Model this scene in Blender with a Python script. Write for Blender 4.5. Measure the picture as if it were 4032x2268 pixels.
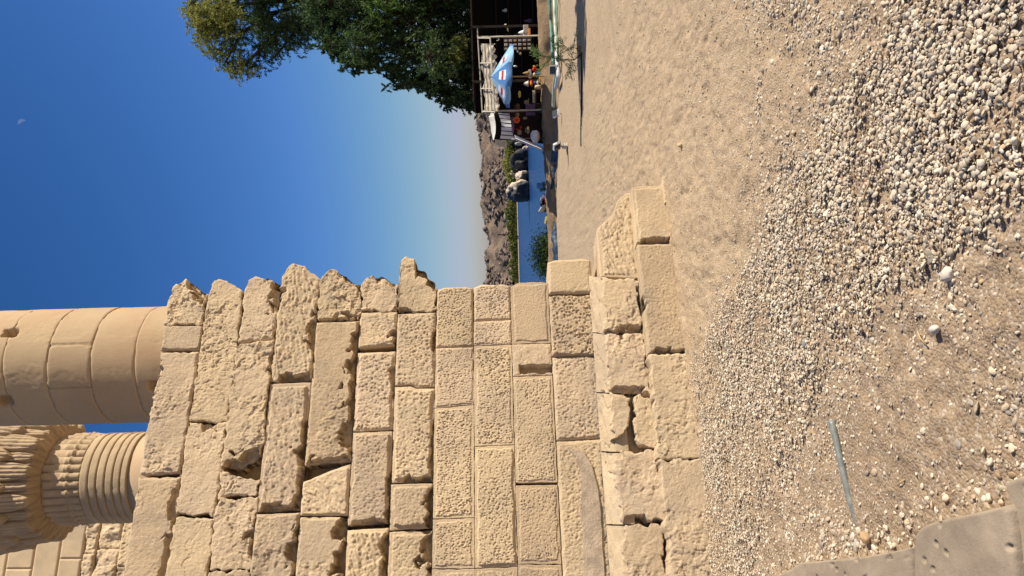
import bpy, math, random
import numpy as np
from mathutils import Vector

# ------------------------------------------------------------------ clear
for o in list(bpy.data.objects):
    bpy.data.objects.remove(o)
SC = bpy.context.scene
COL = SC.collection
rng = np.random.default_rng(7)
random.seed(7)

# ------------------------------------------------------------------ camera
# the photograph was taken with the phone held upright and stored on its side:
# the sky lies to the left of the frame, so the camera is rolled by a quarter turn
FPX, CX, CY = 3000.0, 2016.0, 1134.0          # focal length and centre, in photo pixels
ROLL, PITCH, EYE = math.radians(1.5), -math.atan(8 / 3000.0), 1.65
FW = np.array([0, math.cos(PITCH), math.sin(PITCH)])
U0 = np.array([0, -math.sin(PITCH), math.cos(PITCH)])
R0 = np.array([1.0, 0, 0])
RT = math.cos(ROLL) * R0 - math.sin(ROLL) * U0
UP = math.sin(ROLL) * R0 + math.cos(ROLL) * U0
EYEV = np.array([0, 0, EYE])

cam_d = bpy.data.cameras.new('camera')
cam = bpy.data.objects.new('camera', cam_d)
COL.objects.link(cam)
from mathutils import Matrix
X_, Y_, Z_ = -UP, RT, -FW
cam.matrix_world = Matrix(((X_[0], Y_[0], Z_[0], 0), (X_[1], Y_[1], Z_[1], 0), (X_[2], Y_[2], Z_[2], EYE), (0, 0, 0, 1)))
cam_d.sensor_fit = 'HORIZONTAL'
cam_d.sensor_width = 36.0
cam_d.lens = 36.0 * FPX / 4032.0
cam_d.clip_end = 6000
cam_d.clip_start = 0.05
SC.camera = cam

# ------------------------------------------------------------------ light
SUN_EL = math.radians(38)
SUN_AZ = math.atan2(0.985, -0.18)               # clockwise from +Y
SUN_DIR = Vector((math.sin(SUN_AZ) * math.cos(SUN_EL), math.cos(SUN_AZ) * math.cos(SUN_EL), math.sin(SUN_EL)))
W = bpy.data.worlds.new('World')
SC.world = W
W.use_nodes = True
wn = W.node_tree
sky = wn.nodes.new('ShaderNodeTexSky')
sky.sky_type = 'NISHITA'
sky.sun_disc = False
sky.sun_elevation = SUN_EL
sky.sun_rotation = SUN_AZ
sky.altitude = 100
sky.air_density = 1.0
sky.dust_density = 1.2
sky.ozone_density = 1.6
hsv = wn.nodes.new('ShaderNodeHueSaturation')
hsv.inputs['Saturation'].default_value = 1.05
wn.links.new(sky.outputs[0], hsv.inputs['Color'])
bgn = wn.nodes['Background']
sc1 = wn.nodes.new('ShaderNodeVectorMath'); sc1.operation = 'MULTIPLY'; sc1.inputs[1].default_value = (0.12, 0.117, 0.128)
gam = wn.nodes.new('ShaderNodeGamma'); gam.inputs[1].default_value = 1.5
sc2 = wn.nodes.new('ShaderNodeVectorMath'); sc2.operation = 'MULTIPLY'; sc2.inputs[1].default_value = (8.7, 9.7, 10.9)
wn.links.new(hsv.outputs[0], sc1.inputs[0]); wn.links.new(sc1.outputs[0], gam.inputs[0]); wn.links.new(gam.outputs[0], sc2.inputs[0])
mnc = wn.nodes.new('ShaderNodeVectorMath'); mnc.operation = 'MINIMUM'; mnc.inputs[1].default_value = (3.55, 3.65, 4.5)
sxr = wn.nodes.new('ShaderNodeSeparateXYZ'); cxr = wn.nodes.new('ShaderNodeCombineXYZ'); wn.links.new(sc2.outputs[0], sxr.inputs[0])
rd = wn.nodes.new('ShaderNodeMath'); rd.operation = 'DIVIDE'; rd.inputs[1].default_value = 2.65; wn.links.new(sxr.outputs[0], rd.inputs[0])
rp = wn.nodes.new('ShaderNodeMath'); rp.operation = 'POWER'; rp.inputs[1].default_value = 1.327; wn.links.new(rd.outputs[0], rp.inputs[0])
rm = wn.nodes.new('ShaderNodeMath'); rm.operation = 'MULTIPLY'; rm.inputs[1].default_value = 3.165; wn.links.new(rp.outputs[0], rm.inputs[0])
wn.links.new(rm.outputs[0], cxr.inputs[0]); wn.links.new(sxr.outputs[1], cxr.inputs[1]); wn.links.new(sxr.outputs[2], cxr.inputs[2])
wn.links.new(cxr.outputs[0], mnc.inputs[0]); wn.links.new(mnc.outputs[0], bgn.inputs[0])
bgn.inputs[1].default_value = 0.09
sun_d = bpy.data.lights.new('sun', 'SUN')
sun_d.energy = 4.6
sun_d.angle = math.radians(0.53)
sun_d.color = (1.0, 0.93, 0.82)
sun = bpy.data.objects.new('sun', sun_d)
COL.objects.link(sun)
sun.rotation_euler = SUN_DIR.to_track_quat('Z', 'Y').to_euler()
SC.view_settings.view_transform = 'Standard'
SC.view_settings.look = 'None'
SC.view_settings.exposure = 0.56
SC.view_settings.gamma = 1.0
SC.view_settings.use_curve_mapping = False
SC.render.engine = 'CYCLES'
SC.cycles.max_bounces = 5
SC.cycles.diffuse_bounces = 3
SC.cycles.use_denoising = True

# ------------------------------------------------------------------ photo survey -> world
def ray(x, y):
    x = np.asarray(x, float); y = np.asarray(y, float)
    a = ((2268 - y) - CY) / FPX
    b = (CX - x) / FPX
    return FW + a[..., None] * RT + b[..., None] * UP
def at(x, y, Y):                      # point seen at photo (x, y), Y metres away
    d = ray(x, y); return EYEV + d * (Y / d[..., 1:2])
def on_ground(x, y, z=0.0):
    d = ray(x, y); return EYEV + d * ((z - EYE) / d[..., 2:3])
def px(P):                            # size of one photo pixel at depth P
    return P / FPX

# ------------------------------------------------------------------ noise
def _h(ix, iy, iz, seed):
    n = (ix.astype(np.int64) * 374761393 + iy.astype(np.int64) * 668265263 + iz.astype(np.int64) * 2147483647 + seed * 1274126177) & 0xffffffff
    n = ((n ^ (n >> 13)) * 1274126177) & 0xffffffff
    n = ((n ^ (n >> 16)) * 2246822519) & 0xffffffff
    return ((n ^ (n >> 15)) & 0xffffff) / float(0xffffff)
def vnoise(x, y, z=None, seed=0):
    x = np.asarray(x, float); y = np.asarray(y, float)
    z = np.zeros_like(x) if z is None else np.asarray(z, float)
    ix, iy, iz = np.floor(x), np.floor(y), np.floor(z)
    fx, fy, fz = x - ix, y - iy, z - iz
    sx, sy, sz = [f * f * f * (f * (f * 6 - 15) + 10) for f in (fx, fy, fz)]
    def c(a, b, cc): return _h(ix + a, iy + b, iz + cc, seed)
    def l(a, b, t): return a + (b - a) * t
    r0 = l(l(c(0, 0, 0), c(1, 0, 0), sx), l(c(0, 1, 0), c(1, 1, 0), sx), sy)
    if not np.any(fz): return r0 * 2 - 1
    r1 = l(l(c(0, 0, 1), c(1, 0, 1), sx), l(c(0, 1, 1), c(1, 1, 1), sx), sy)
    return l(r0, r1, sz) * 2 - 1
def fbm(x, y, z=None, seed=0, octv=4, gain=0.5):
    s, a, f = 0, 1.0, 1.0
    for k in range(octv):
        s = s + a * vnoise(x * f + 17.3 * k, y * f - 9.1 * k, None if z is None else z * f, seed + k)
        a *= gain; f *= 2.03
    return s
def worley(x, y, seed=0, jit=0.9):
    ix, iy = np.floor(x), np.floor(y)
    best = np.full(x.shape, 9.0); rid = np.zeros(x.shape)
    zz = np.zeros_like(x)
    for dx in (-1, 0, 1):
        for dy in (-1, 0, 1):
            cx, cy = ix + dx, iy + dy
            px_ = cx + 0.5 + (_h(cx, cy, zz, seed) - 0.5) * jit
            py_ = cy + 0.5 + (_h(cx, cy, zz, seed + 5) - 0.5) * jit
            d = np.hypot(px_ - x, py_ - y)
            m = d < best
            rid = np.where(m, _h(cx, cy, zz, seed + 9), rid)
            best = np.where(m, d, best)
    return best, rid
def facet(x, y, seed=0, tilt=.5, off=.5):
    ix, iy = np.floor(x), np.floor(y)
    best = np.full(x.shape, 9.0); val = np.zeros(x.shape); zz = np.zeros_like(x)
    for dx in (-1, 0, 1):
        for dy in (-1, 0, 1):
            cx, cy = ix + dx, iy + dy
            ax = x - (cx + _h(cx, cy, zz, seed)); ay = y - (cy + _h(cx, cy, zz, seed + 5))
            d = ax * ax + ay * ay; m = d < best
            v = tilt * (ax * (_h(cx, cy, zz, seed + 7) - .5) + ay * (_h(cx, cy, zz, seed + 8) - .5)) + off * (_h(cx, cy, zz, seed + 9) - .5)
            val = np.where(m, v, val); best = np.where(m, d, best)
    return val
def sstep(a, b, x):
    t = np.clip((x - a) / (b - a), 0, 1); return t * t * (3 - 2 * t)

# ------------------------------------------------------------------ materials
def mat(name, col, rough=0.9, spec=0.2, var=0.0, vscale=4.0, bump=0.0, bscale=30.0, col2=None, objvar=0.0, attr=None, metal=0.0,
        bump2=0.0, b2scale=200.0, trans=0.0, dist=0.02, stain=0.0):
    m = bpy.data.materials.new(name); m.use_nodes = True
    nt = m.node_tree; N = nt.nodes; L = nt.links
    b = N['Principled BSDF']
    b.inputs['Roughness'].default_value = rough
    b.inputs['Specular IOR Level'].default_value = spec
    b.inputs['Metallic'].default_value = metal
    tc = N.new('ShaderNodeTexCoord')
    src = None
    if attr:
        a = N.new('ShaderNodeVertexColor'); a.layer_name = attr; src = a.outputs[0]
    else:
        r = N.new('ShaderNodeRGB'); r.outputs[0].default_value = (*col, 1); src = r.outputs[0]
    if var > 0:
        n = N.new('ShaderNodeTexNoise'); n.inputs['Scale'].default_value = vscale; n.inputs['Detail'].default_value = 7; n.inputs['Roughness'].default_value = 0.62
        L.new(tc.outputs['Object'], n.inputs['Vector'])
        if col2 is not None:
            cr = N.new('ShaderNodeMapRange'); cr.inputs[1].default_value = 0.42; cr.inputs[2].default_value = 0.66
            L.new(n.outputs['Fac'], cr.inputs[0])
            mu = N.new('ShaderNodeMath'); mu.operation = 'MULTIPLY'; mu.inputs[1].default_value = var; L.new(cr.outputs[0], mu.inputs[0])
            mx = N.new('ShaderNodeMix'); mx.data_type = 'RGBA'
            L.new(mu.outputs[0], mx.inputs[0]); L.new(src, mx.inputs[6]); mx.inputs[7].default_value = (*col2, 1); src = mx.outputs[2]
        else:
            cr = N.new('ShaderNodeMapRange'); cr.inputs[1].default_value = 0.3; cr.inputs[2].default_value = 0.7
            cr.inputs[3].default_value = 1 - var; cr.inputs[4].default_value = 1 + var
            L.new(n.outputs['Fac'], cr.inputs[0])
            mx = N.new('ShaderNodeVectorMath'); mx.operation = 'MULTIPLY'
            L.new(src, mx.inputs[0]); L.new(cr.outputs[0], mx.inputs[1]); src = mx.outputs[0]
    if stain > 0:
        n = N.new('ShaderNodeTexNoise'); n.inputs['Scale'].default_value = 0.9; n.inputs['Detail'].default_value = 8; n.inputs['Roughness'].default_value = 0.7
        L.new(tc.outputs['Object'], n.inputs['Vector'])
        cr = N.new('ShaderNodeMapRange'); cr.inputs[1].default_value = 0.52; cr.inputs[2].default_value = 0.72; cr.inputs[4].default_value = stain
        L.new(n.outputs['Fac'], cr.inputs[0])
        mx = N.new('ShaderNodeMix'); mx.data_type = 'RGBA'; L.new(cr.outputs[0], mx.inputs[0]); L.new(src, mx.inputs[6]); mx.inputs[7].default_value = (.30, .225, .15, 1); src = mx.outputs[2]
    if objvar > 0:
        oi = N.new('ShaderNodeObjectInfo')
        cr = N.new('ShaderNodeMapRange'); cr.inputs[3].default_value = 1 - objvar; cr.inputs[4].default_value = 1 + objvar
        L.new(oi.outputs['Random'], cr.inputs[0])
        mx = N.new('ShaderNodeVectorMath'); mx.operation = 'MULTIPLY'
        L.new(src, mx.inputs[0]); L.new(cr.outputs[0], mx.inputs[1]); src = mx.outputs[0]
        wn_ = N.new('ShaderNodeTexWhiteNoise'); wn_.noise_dimensions = '1D'; L.new(oi.outputs['Random'], wn_.inputs['W'])
        c2_ = N.new('ShaderNodeMapRange'); c2_.inputs[3].default_value = 1 - objvar * .35; c2_.inputs[4].default_value = 1 + objvar * .35; L.new(wn_.outputs['Value'], c2_.inputs[0])
        cb = N.new('ShaderNodeCombineXYZ'); cb.inputs[0].default_value = 1.0; cb.inputs[1].default_value = 1.0; L.new(c2_.outputs[0], cb.inputs[2])
        mx = N.new('ShaderNodeVectorMath'); mx.operation = 'MULTIPLY'; L.new(src, mx.inputs[0]); L.new(cb.outputs[0], mx.inputs[1]); src = mx.outputs[0]
    L.new(src, b.inputs['Base Color'])
    nrm = None
    for st, scl in ((bump, bscale), (bump2, b2scale)):
        if st > 0:
            n = N.new('ShaderNodeTexNoise'); n.inputs['Scale'].default_value = scl; n.inputs['Detail'].default_value = 6; n.inputs['Roughness'].default_value = 0.65
            L.new(tc.outputs['Object'], n.inputs['Vector'])
            bp = N.new('ShaderNodeBump'); bp.inputs['Strength'].default_value = st; bp.inputs['Distance'].default_value = dist
            L.new(n.outputs['Fac'], bp.inputs['Height'])
            if nrm is not None: L.new(nrm, bp.inputs['Normal'])
            nrm = bp.outputs[0]
    if nrm is not None: L.new(nrm, b.inputs['Normal'])
    if trans > 0:
        t = N.new('ShaderNodeBsdfTranslucent'); L.new(src, t.inputs[0])
        ms = N.new('ShaderNodeMixShader'); ms.inputs[0].default_value = trans
        L.new(b.outputs[0], ms.inputs[1]); L.new(t.outputs[0], ms.inputs[2])
        L.new(ms.outputs[0], N['Material Output'].inputs[0])
    return m

M = {}
M['stone'] = mat('sandstone', (0.60, 0.452, 0.282), 0.95, 0.1, var=0.85, vscale=2.2, col2=(0.49, 0.378, 0.250), bump=0.8, bscale=60, objvar=0.10, bump2=0.5, b2scale=170, dist=0.012, stain=.45)
M['stone_grey'] = mat('weathered_sandstone', (0.54, 0.40, 0.245), 0.95, 0.1, var=0.75, vscale=2.6, col2=(0.40, 0.308, 0.21), bump=0.9, bscale=60, objvar=0.05, bump2=0.5, b2scale=190, dist=0.012)
M['mortar'] = mat('mortar_fill', (0.50, 0.37, 0.22), 0.95, 0.1, var=0.15, vscale=5, bump=0.6, bscale=60)
M['cement'] = mat('grey_cement_patch', (0.43, 0.335, 0.235), 0.9, 0.1, var=0.3, vscale=9, bump=0.7, bscale=45, dist=0.015)
M['column'] = mat('column_sandstone', (0.44, 0.325, 0.195), 0.92, 0.1, var=0.7, vscale=1.1, col2=(0.40, 0.26, 0.155), bump=0.22, bscale=26, objvar=0.04, bump2=0.2, b2scale=120, dist=0.012)
M['capital'] = mat('carved_sandstone', (0.42, 0.31, 0.19), 0.92, 0.1, var=0.15, vscale=2.5, bump=0.35, bscale=30, objvar=0.04)
M['slab'] = mat('worn_grey_slab', (0.315, 0.245, 0.17), 0.8, 0.2, var=0.2, vscale=5, bump=0.3, bscale=18, bump2=0.3, b2scale=130, dist=0.01)
M['berm'] = mat('brown_earth', (0.31, 0.21, 0.12), 0.97, 0.05, var=0.6, vscale=1.6, col2=(0.27, 0.175, 0.10), bump=0.7, bscale=8, bump2=0.5, b2scale=40, dist=0.05)
M['pebble'] = mat('pebbles', (1, 1, 1), 0.75, 0.2, attr='Col', var=0.12, vscale=60)
def pebble_inst():
    m = bpy.data.materials.new('river_pebbles'); m.use_nodes = True; N = m.node_tree.nodes; L = m.node_tree.links; b = N['Principled BSDF']
    b.inputs['Roughness'].default_value = .8; b.inputs['Specular IOR Level'].default_value = .2
    a = N.new('ShaderNodeAttribute'); a.attribute_type = 'INSTANCER'; a.attribute_name = 'pcol'
    tc = N.new('ShaderNodeTexCoord'); n = N.new('ShaderNodeTexNoise'); n.inputs['Scale'].default_value = 2.0; n.inputs['Detail'].default_value = 4; L.new(tc.outputs['Object'], n.inputs['Vector'])
    r = N.new('ShaderNodeMapRange'); r.inputs[1].default_value = .3; r.inputs[2].default_value = .7; r.inputs[3].default_value = .86; r.inputs[4].default_value = 1.1; L.new(n.outputs['Fac'], r.inputs[0])
    v = N.new('ShaderNodeVectorMath'); v.operation = 'MULTIPLY'; L.new(a.outputs['Vector'], v.inputs[0]); L.new(r.outputs[0], v.inputs[1]); L.new(v.outputs[0], b.inputs['Base Color'])
    return m
M['pebble_inst'] = pebble_inst()
M['rock'] = mat('granite_boulder', (0.50, 0.41, 0.30), 0.85, 0.2, var=0.25, vscale=0.25, bump=0.6, bscale=1.2, dist=0.4)
M['rock_shade'] = mat('granite_painted_shade', (0.035, 0.033, 0.034), 0.7, 0.3, var=0.3, vscale=0.3, bump=0.6, bscale=1.2, dist=0.4)  # shade on the rock bank painted in as a near-black colour
M['hill'] = mat('rocky_hillside', (0.225, 0.165, 0.118), 0.95, 0.05, var=0.9, vscale=0.11, col2=(0.11, 0.08, 0.062), bump=1.0, bscale=0.5, dist=1.2)
M['rubble'] = mat('hill_boulders', (0.27, 0.195, 0.145), 0.95, 0.05, attr='Col', var=0.3, vscale=0.4, bump=0.6, bscale=1.5, dist=0.3)
M['leaf'] = mat('leaves_mid_green', (0.075, 0.12, 0.032), 0.6, 0.25, attr='Col', trans=0.42)
M['bark'] = mat('reddish_bark', (0.10, 0.05, 0.03), 0.95, 0.1, var=0.35, vscale=6, bump=0.8, bscale=14, dist=0.05)
M['twig'] = mat('dark_twigs', (0.055, 0.04, 0.028), 0.95, 0.1)
M['white'] = mat('white_cloth', (0.72, 0.68, 0.60), 0.9, 0.1, var=0.1, vscale=6, trans=0.15)
M['cloth_grey'] = mat('pale_cotton_cloth', (0.58, 0.57, 0.58), 0.95, 0.1, var=0.1, vscale=8)
M['canvas'] = mat('beige_canvas', (0.55, 0.47, 0.35), 0.9, 0.1, var=0.22, vscale=5, trans=0.1)
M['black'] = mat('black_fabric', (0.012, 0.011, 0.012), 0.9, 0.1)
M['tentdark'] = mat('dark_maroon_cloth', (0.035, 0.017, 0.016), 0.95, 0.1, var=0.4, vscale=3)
M['straw'] = mat('dry_straw', (0.50, 0.36, 0.16), 0.8, 0.2, var=0.2, vscale=60)
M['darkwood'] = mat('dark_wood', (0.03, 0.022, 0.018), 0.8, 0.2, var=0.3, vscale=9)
M['wood'] = mat('tan_wood', (0.35, 0.23, 0.11), 0.7, 0.2, var=0.25, vscale=12)
M['pole'] = mat('painted_poles', (0.50, 0.45, 0.34), 0.6, 0.3, var=0.15, vscale=14)
M['steel'] = mat('galvanised_pipe', (0.19, 0.20, 0.175), 0.45, 0.5, var=0.35, vscale=22, bump=0.25, bscale=60, dist=0.004)
M['blue'] = mat('blue_parasol_fabric', (0.10, 0.24, 0.50), 0.7, 0.2, var=0.12, vscale=8, trans=0.12)
M['lblue'] = mat('light_blue_parasol_fabric', (0.28, 0.48, 0.68), 0.7, 0.2, var=0.12, vscale=8, trans=0.12)
M['red'] = mat('red_fabric', (0.50, 0.035, 0.02), 0.8, 0.2)
M['orange'] = mat('orange_fabric', (0.70, 0.26, 0.03), 0.8, 0.2)
M['yellow'] = mat('yellow_fabric', (0.62, 0.50, 0.12), 0.8, 0.2)
M['cream'] = mat('cream_fabric', (0.62, 0.50, 0.32), 0.85, 0.2, var=0.15, vscale=20)
M['bluecloth'] = mat('blue_fabric', (0.06, 0.13, 0.28), 0.85, 0.2)
M['purple'] = mat('mauve_fabric', (0.16, 0.10, 0.20), 0.85, 0.2, var=0.3, vscale=9)
M['brown'] = mat('brown_leather', (0.10, 0.055, 0.03), 0.7, 0.3, var=0.2, vscale=15)
M['tan'] = mat('tan_basketry', (0.30, 0.21, 0.12), 0.85, 0.2, var=0.25, vscale=40)
M['green_plastic'] = mat('green_netting', (0.10, 0.22, 0.17), 0.6, 0.3)
M['hose_black'] = mat('black_hose', (0.015, 0.016, 0.02), 0.5, 0.4)
M['hose_blue'] = mat('dark_blue_tarp', (0.02, 0.05, 0.085), 0.5, 0.4, var=0.4, vscale=5)
M['hose_white'] = mat('pale_green_hose', (0.48, 0.55, 0.42), 0.5, 0.4)
M['lamp_white'] = mat('white_enamel', (0.75, 0.75, 0.74), 0.35, 0.5)
M['lamp_grey'] = mat('grey_enamel', (0.28, 0.30, 0.33), 0.4, 0.5)
M['glass_dark'] = mat('dark_lamp_glass', (0.03, 0.03, 0.035), 0.1, 0.6)
M['blue_paint'] = mat('blue_painted_wood', (0.12, 0.30, 0.50), 0.6, 0.3)
M['print'] = mat('printed_pictures', (0.55, 0.45, 0.38), 0.7, 0.3, var=0.9, vscale=22, col2=(0.14, 0.08, 0.05))
M['terracotta'] = mat('terracotta_stone', (0.36, 0.20, 0.12), 0.9, 0.1, var=0.2, vscale=20, bump=0.5, bscale=40)

def varnish_shade_material():  # dark varnish stain plus painted shade; tan painted toward the sun side
    m = bpy.data.materials.new('varnished_granite_painted_shade'); m.use_nodes = True
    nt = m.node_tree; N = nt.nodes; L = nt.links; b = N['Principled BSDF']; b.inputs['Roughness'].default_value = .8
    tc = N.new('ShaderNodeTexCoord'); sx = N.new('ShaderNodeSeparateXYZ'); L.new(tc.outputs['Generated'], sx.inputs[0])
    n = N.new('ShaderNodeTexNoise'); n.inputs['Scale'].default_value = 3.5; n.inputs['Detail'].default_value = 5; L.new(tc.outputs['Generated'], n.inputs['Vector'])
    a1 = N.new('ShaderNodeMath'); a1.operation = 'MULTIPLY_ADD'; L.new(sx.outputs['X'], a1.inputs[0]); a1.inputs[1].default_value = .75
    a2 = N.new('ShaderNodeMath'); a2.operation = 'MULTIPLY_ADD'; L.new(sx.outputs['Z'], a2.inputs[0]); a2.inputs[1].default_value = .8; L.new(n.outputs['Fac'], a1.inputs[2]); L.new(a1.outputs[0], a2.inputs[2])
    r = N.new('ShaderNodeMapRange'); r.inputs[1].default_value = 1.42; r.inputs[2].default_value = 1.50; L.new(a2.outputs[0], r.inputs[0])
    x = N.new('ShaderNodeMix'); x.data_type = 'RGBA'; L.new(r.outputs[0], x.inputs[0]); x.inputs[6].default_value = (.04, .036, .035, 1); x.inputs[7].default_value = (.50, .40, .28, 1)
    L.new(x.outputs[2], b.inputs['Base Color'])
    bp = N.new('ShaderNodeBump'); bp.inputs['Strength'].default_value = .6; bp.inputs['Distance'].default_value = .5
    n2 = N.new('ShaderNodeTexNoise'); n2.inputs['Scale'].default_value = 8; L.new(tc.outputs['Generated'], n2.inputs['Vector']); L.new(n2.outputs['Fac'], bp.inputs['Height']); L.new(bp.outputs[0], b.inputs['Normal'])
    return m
M['varnish_shade'] = varnish_shade_material()
def ground_material():
    m = bpy.data.materials.new('sandy_ground'); m.use_nodes = True
    nt = m.node_tree; N = nt.nodes; L = nt.links
    b = N['Principled BSDF']; b.inputs['Roughness'].default_value = 0.97; b.inputs['Specular IOR Level'].default_value = 0.08
    tc = N.new('ShaderNodeTexCoord')
    def noise(s, d=6, r=0.6):
        n = N.new('ShaderNodeTexNoise'); n.inputs['Scale'].default_value = s; n.inputs['Detail'].default_value = d; n.inputs['Roughness'].default_value = r
        L.new(tc.outputs['Object'], n.inputs['Vector']); return n
    def ramp(src, a, c, lo=0, hi=1):
        r = N.new('ShaderNodeMapRange'); r.inputs[1].default_value = a; r.inputs[2].default_value = c; r.inputs[3].default_value = lo; r.inputs[4].default_value = hi
        L.new(src, r.inputs[0]); return r.outputs[0]
    def mix(f, a, c):
        x = N.new('ShaderNodeMix'); x.data_type = 'RGBA'
        L.new(f, x.inputs[0])
        for s, v in ((x.inputs[6], a), (x.inputs[7], c)):
            if isinstance(v, tuple): s.default_value = (*v, 1)
            else: L.new(v, s)
        return x.outputs[2]
    c = mix(ramp(noise(0.55).outputs['Fac'], 0.35, 0.65), (0.500, 0.368, 0.226), (0.435, 0.315, 0.192))
    c = mix(ramp(noise(9).outputs['Fac'], 0.40, 0.70), c, (0.385, 0.278, 0.168))
    sx = N.new('ShaderNodeSeparateXYZ'); L.new(tc.outputs['Object'], sx.inputs[0])
    nb = noise(1.1, 6, .6); ad = N.new('ShaderNodeMath'); ad.operation = 'MULTIPLY_ADD'; L.new(nb.outputs['Fac'], ad.inputs[0]); ad.inputs[1].default_value = 2.4; L.new(sx.outputs['Y'], ad.inputs[2])
    ax_ = N.new('ShaderNodeMath'); ax_.operation = 'MULTIPLY_ADD'; L.new(sx.outputs['X'], ax_.inputs[0]); ax_.inputs[1].default_value = .55; L.new(ad.outputs[0], ax_.inputs[2])
    c = mix(ramp(ax_.outputs[0], 7.4, 4.6), c, mix(ramp(noise(6).outputs['Fac'], .35, .65), (0.375, 0.268, 0.165), (0.295, 0.207, 0.128)))
    v = N.new('ShaderNodeTexVoronoi'); v.inputs['Scale'].default_value = 70; L.new(tc.outputs['Object'], v.inputs['Vector'])
    sp = N.new('ShaderNodeSeparateColor'); L.new(v.outputs['Color'], sp.inputs[0])
    c = mix(ramp(sp.outputs[0], 0.74, 0.95, 0, 0.6), c, (0.56, 0.47, 0.36))
    c = mix(ramp(sp.outputs[1], 0.84, 1.0, 0, 0.6), c, (0.17, 0.12, 0.085))
    L.new(c, b.inputs['Base Color'])
    h = N.new('ShaderNodeBump'); h.inputs['Strength'].default_value = 0.6; h.inputs['Distance'].default_value = 0.009
    L.new(noise(48, 5, 0.7).outputs['Fac'], h.inputs['Height'])
    h2 = N.new('ShaderNodeBump'); h2.inputs['Strength'].default_value = 0.6; h2.inputs['Distance'].default_value = 0.008
    L.new(v.outputs['Distance'], h2.inputs['Height']); h2.invert = True
    L.new(h.outputs[0], h2.inputs['Normal'])
    h3 = N.new('ShaderNodeBump'); h3.inputs['Strength'].default_value = 0.4; h3.inputs['Distance'].default_value = 0.02
    L.new(noise(9, 5, 0.7).outputs['Fac'], h3.inputs['Height']); L.new(h2.outputs[0], h3.inputs['Normal'])
    L.new(h3.outputs[0], b.inputs['Normal'])
    return m
M['ground'] = ground_material()

def water_material():
    m = bpy.data.materials.new('river_water'); m.use_nodes = True
    nt = m.node_tree; N = nt.nodes; L = nt.links
    b = N['Principled BSDF']
    b.inputs['Base Color'].default_value = (0.012, 0.055, 0.16, 1); b.inputs['Roughness'].default_value = 0.3; b.inputs['Specular IOR Level'].default_value = 0.3; b.inputs['IOR'].default_value = 1.33
    tc = N.new('ShaderNodeTexCoord'); mp = N.new('ShaderNodeMapping'); mp.inputs['Scale'].default_value = (0.5, 1.0, 1)
    L.new(tc.outputs['Object'], mp.inputs[0])
    n = N.new('ShaderNodeTexNoise'); n.inputs['Scale'].default_value = 0.9; n.inputs['Detail'].default_value = 5; n.inputs['Roughness'].default_value = 0.65
    L.new(mp.outputs[0], n.inputs['Vector'])
    bp = N.new('ShaderNodeBump'); bp.inputs['Strength'].default_value = 1.0; bp.inputs['Distance'].default_value = 0.9
    L.new(n.outputs['Fac'], bp.inputs['Height']); L.new(bp.outputs[0], b.inputs['Normal'])
    return m
M['water'] = water_material()

# ------------------------------------------------------------------ mesh helpers
def link_mesh(name, V, F, m, parent=None, smooth=True, col=None, loc=None):
    me = bpy.data.meshes.new(name)
    V = np.asarray(V, np.float64).reshape(-1, 3)
    if loc is not None: V = V - np.asarray(loc)
    if isinstance(F, np.ndarray):
        n, k = F.shape
        me.vertices.add(len(V)); me.vertices.foreach_set('co', V.astype(np.float32).ravel())
        me.loops.add(n * k); me.loops.foreach_set('vertex_index', F.astype(np.int32).ravel())
        me.polygons.add(n)
        me.polygons.foreach_set('loop_start', np.arange(0, n * k, k, dtype=np.int32))
        me.polygons.foreach_set('loop_total', np.full(n, k, np.int32))
        me.update(calc_edges=True)
    else:
        me.from_pydata(V.tolist(), [], F)
    if smooth: me.polygons.foreach_set('use_smooth', np.ones(len(me.polygons), bool))
    if col is not None:
        ca = me.color_attributes.new('Col', 'FLOAT_COLOR', 'POINT')
        c = np.ones((len(V), 4), np.float32); c[:, :3] = col
        ca.data.foreach_set('color', c.ravel())
    me.materials.append(m)
    me.validate()
    o = bpy.data.objects.new(name, me)
    COL.objects.link(o)
    if loc is not None: o.location = loc
    if parent is not None: adopt(o, parent)
    return o
def adopt(o, parent):
    o.parent = parent
    o.matrix_parent_inverse = Matrix.Translation(-parent_world(parent))
def parent_world(p):
    v = Vector(p.location)
    return v
def empty(name, loc=(0, 0, 0)):
    o = bpy.data.objects.new(name, None); o.empty_display_size = 0.1
    COL.objects.link(o); o.location = loc
    return o
def tag(o, label=None, cat=None, group=None, kind=None):
    if label: o['label'] = label
    if cat: o['category'] = cat
    if group: o['group'] = group
    if kind: o['kind'] = kind
    return o
def grid_faces(nr, nc, off=0, flip=False):
    i = np.arange(nr - 1)[:, None] * nc + np.arange(nc - 1)[None, :] + off
    f = np.stack([i, i + 1, i + 1 + nc, i + nc], -1).reshape(-1, 4)
    return f[:, ::-1] if flip else f

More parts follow.
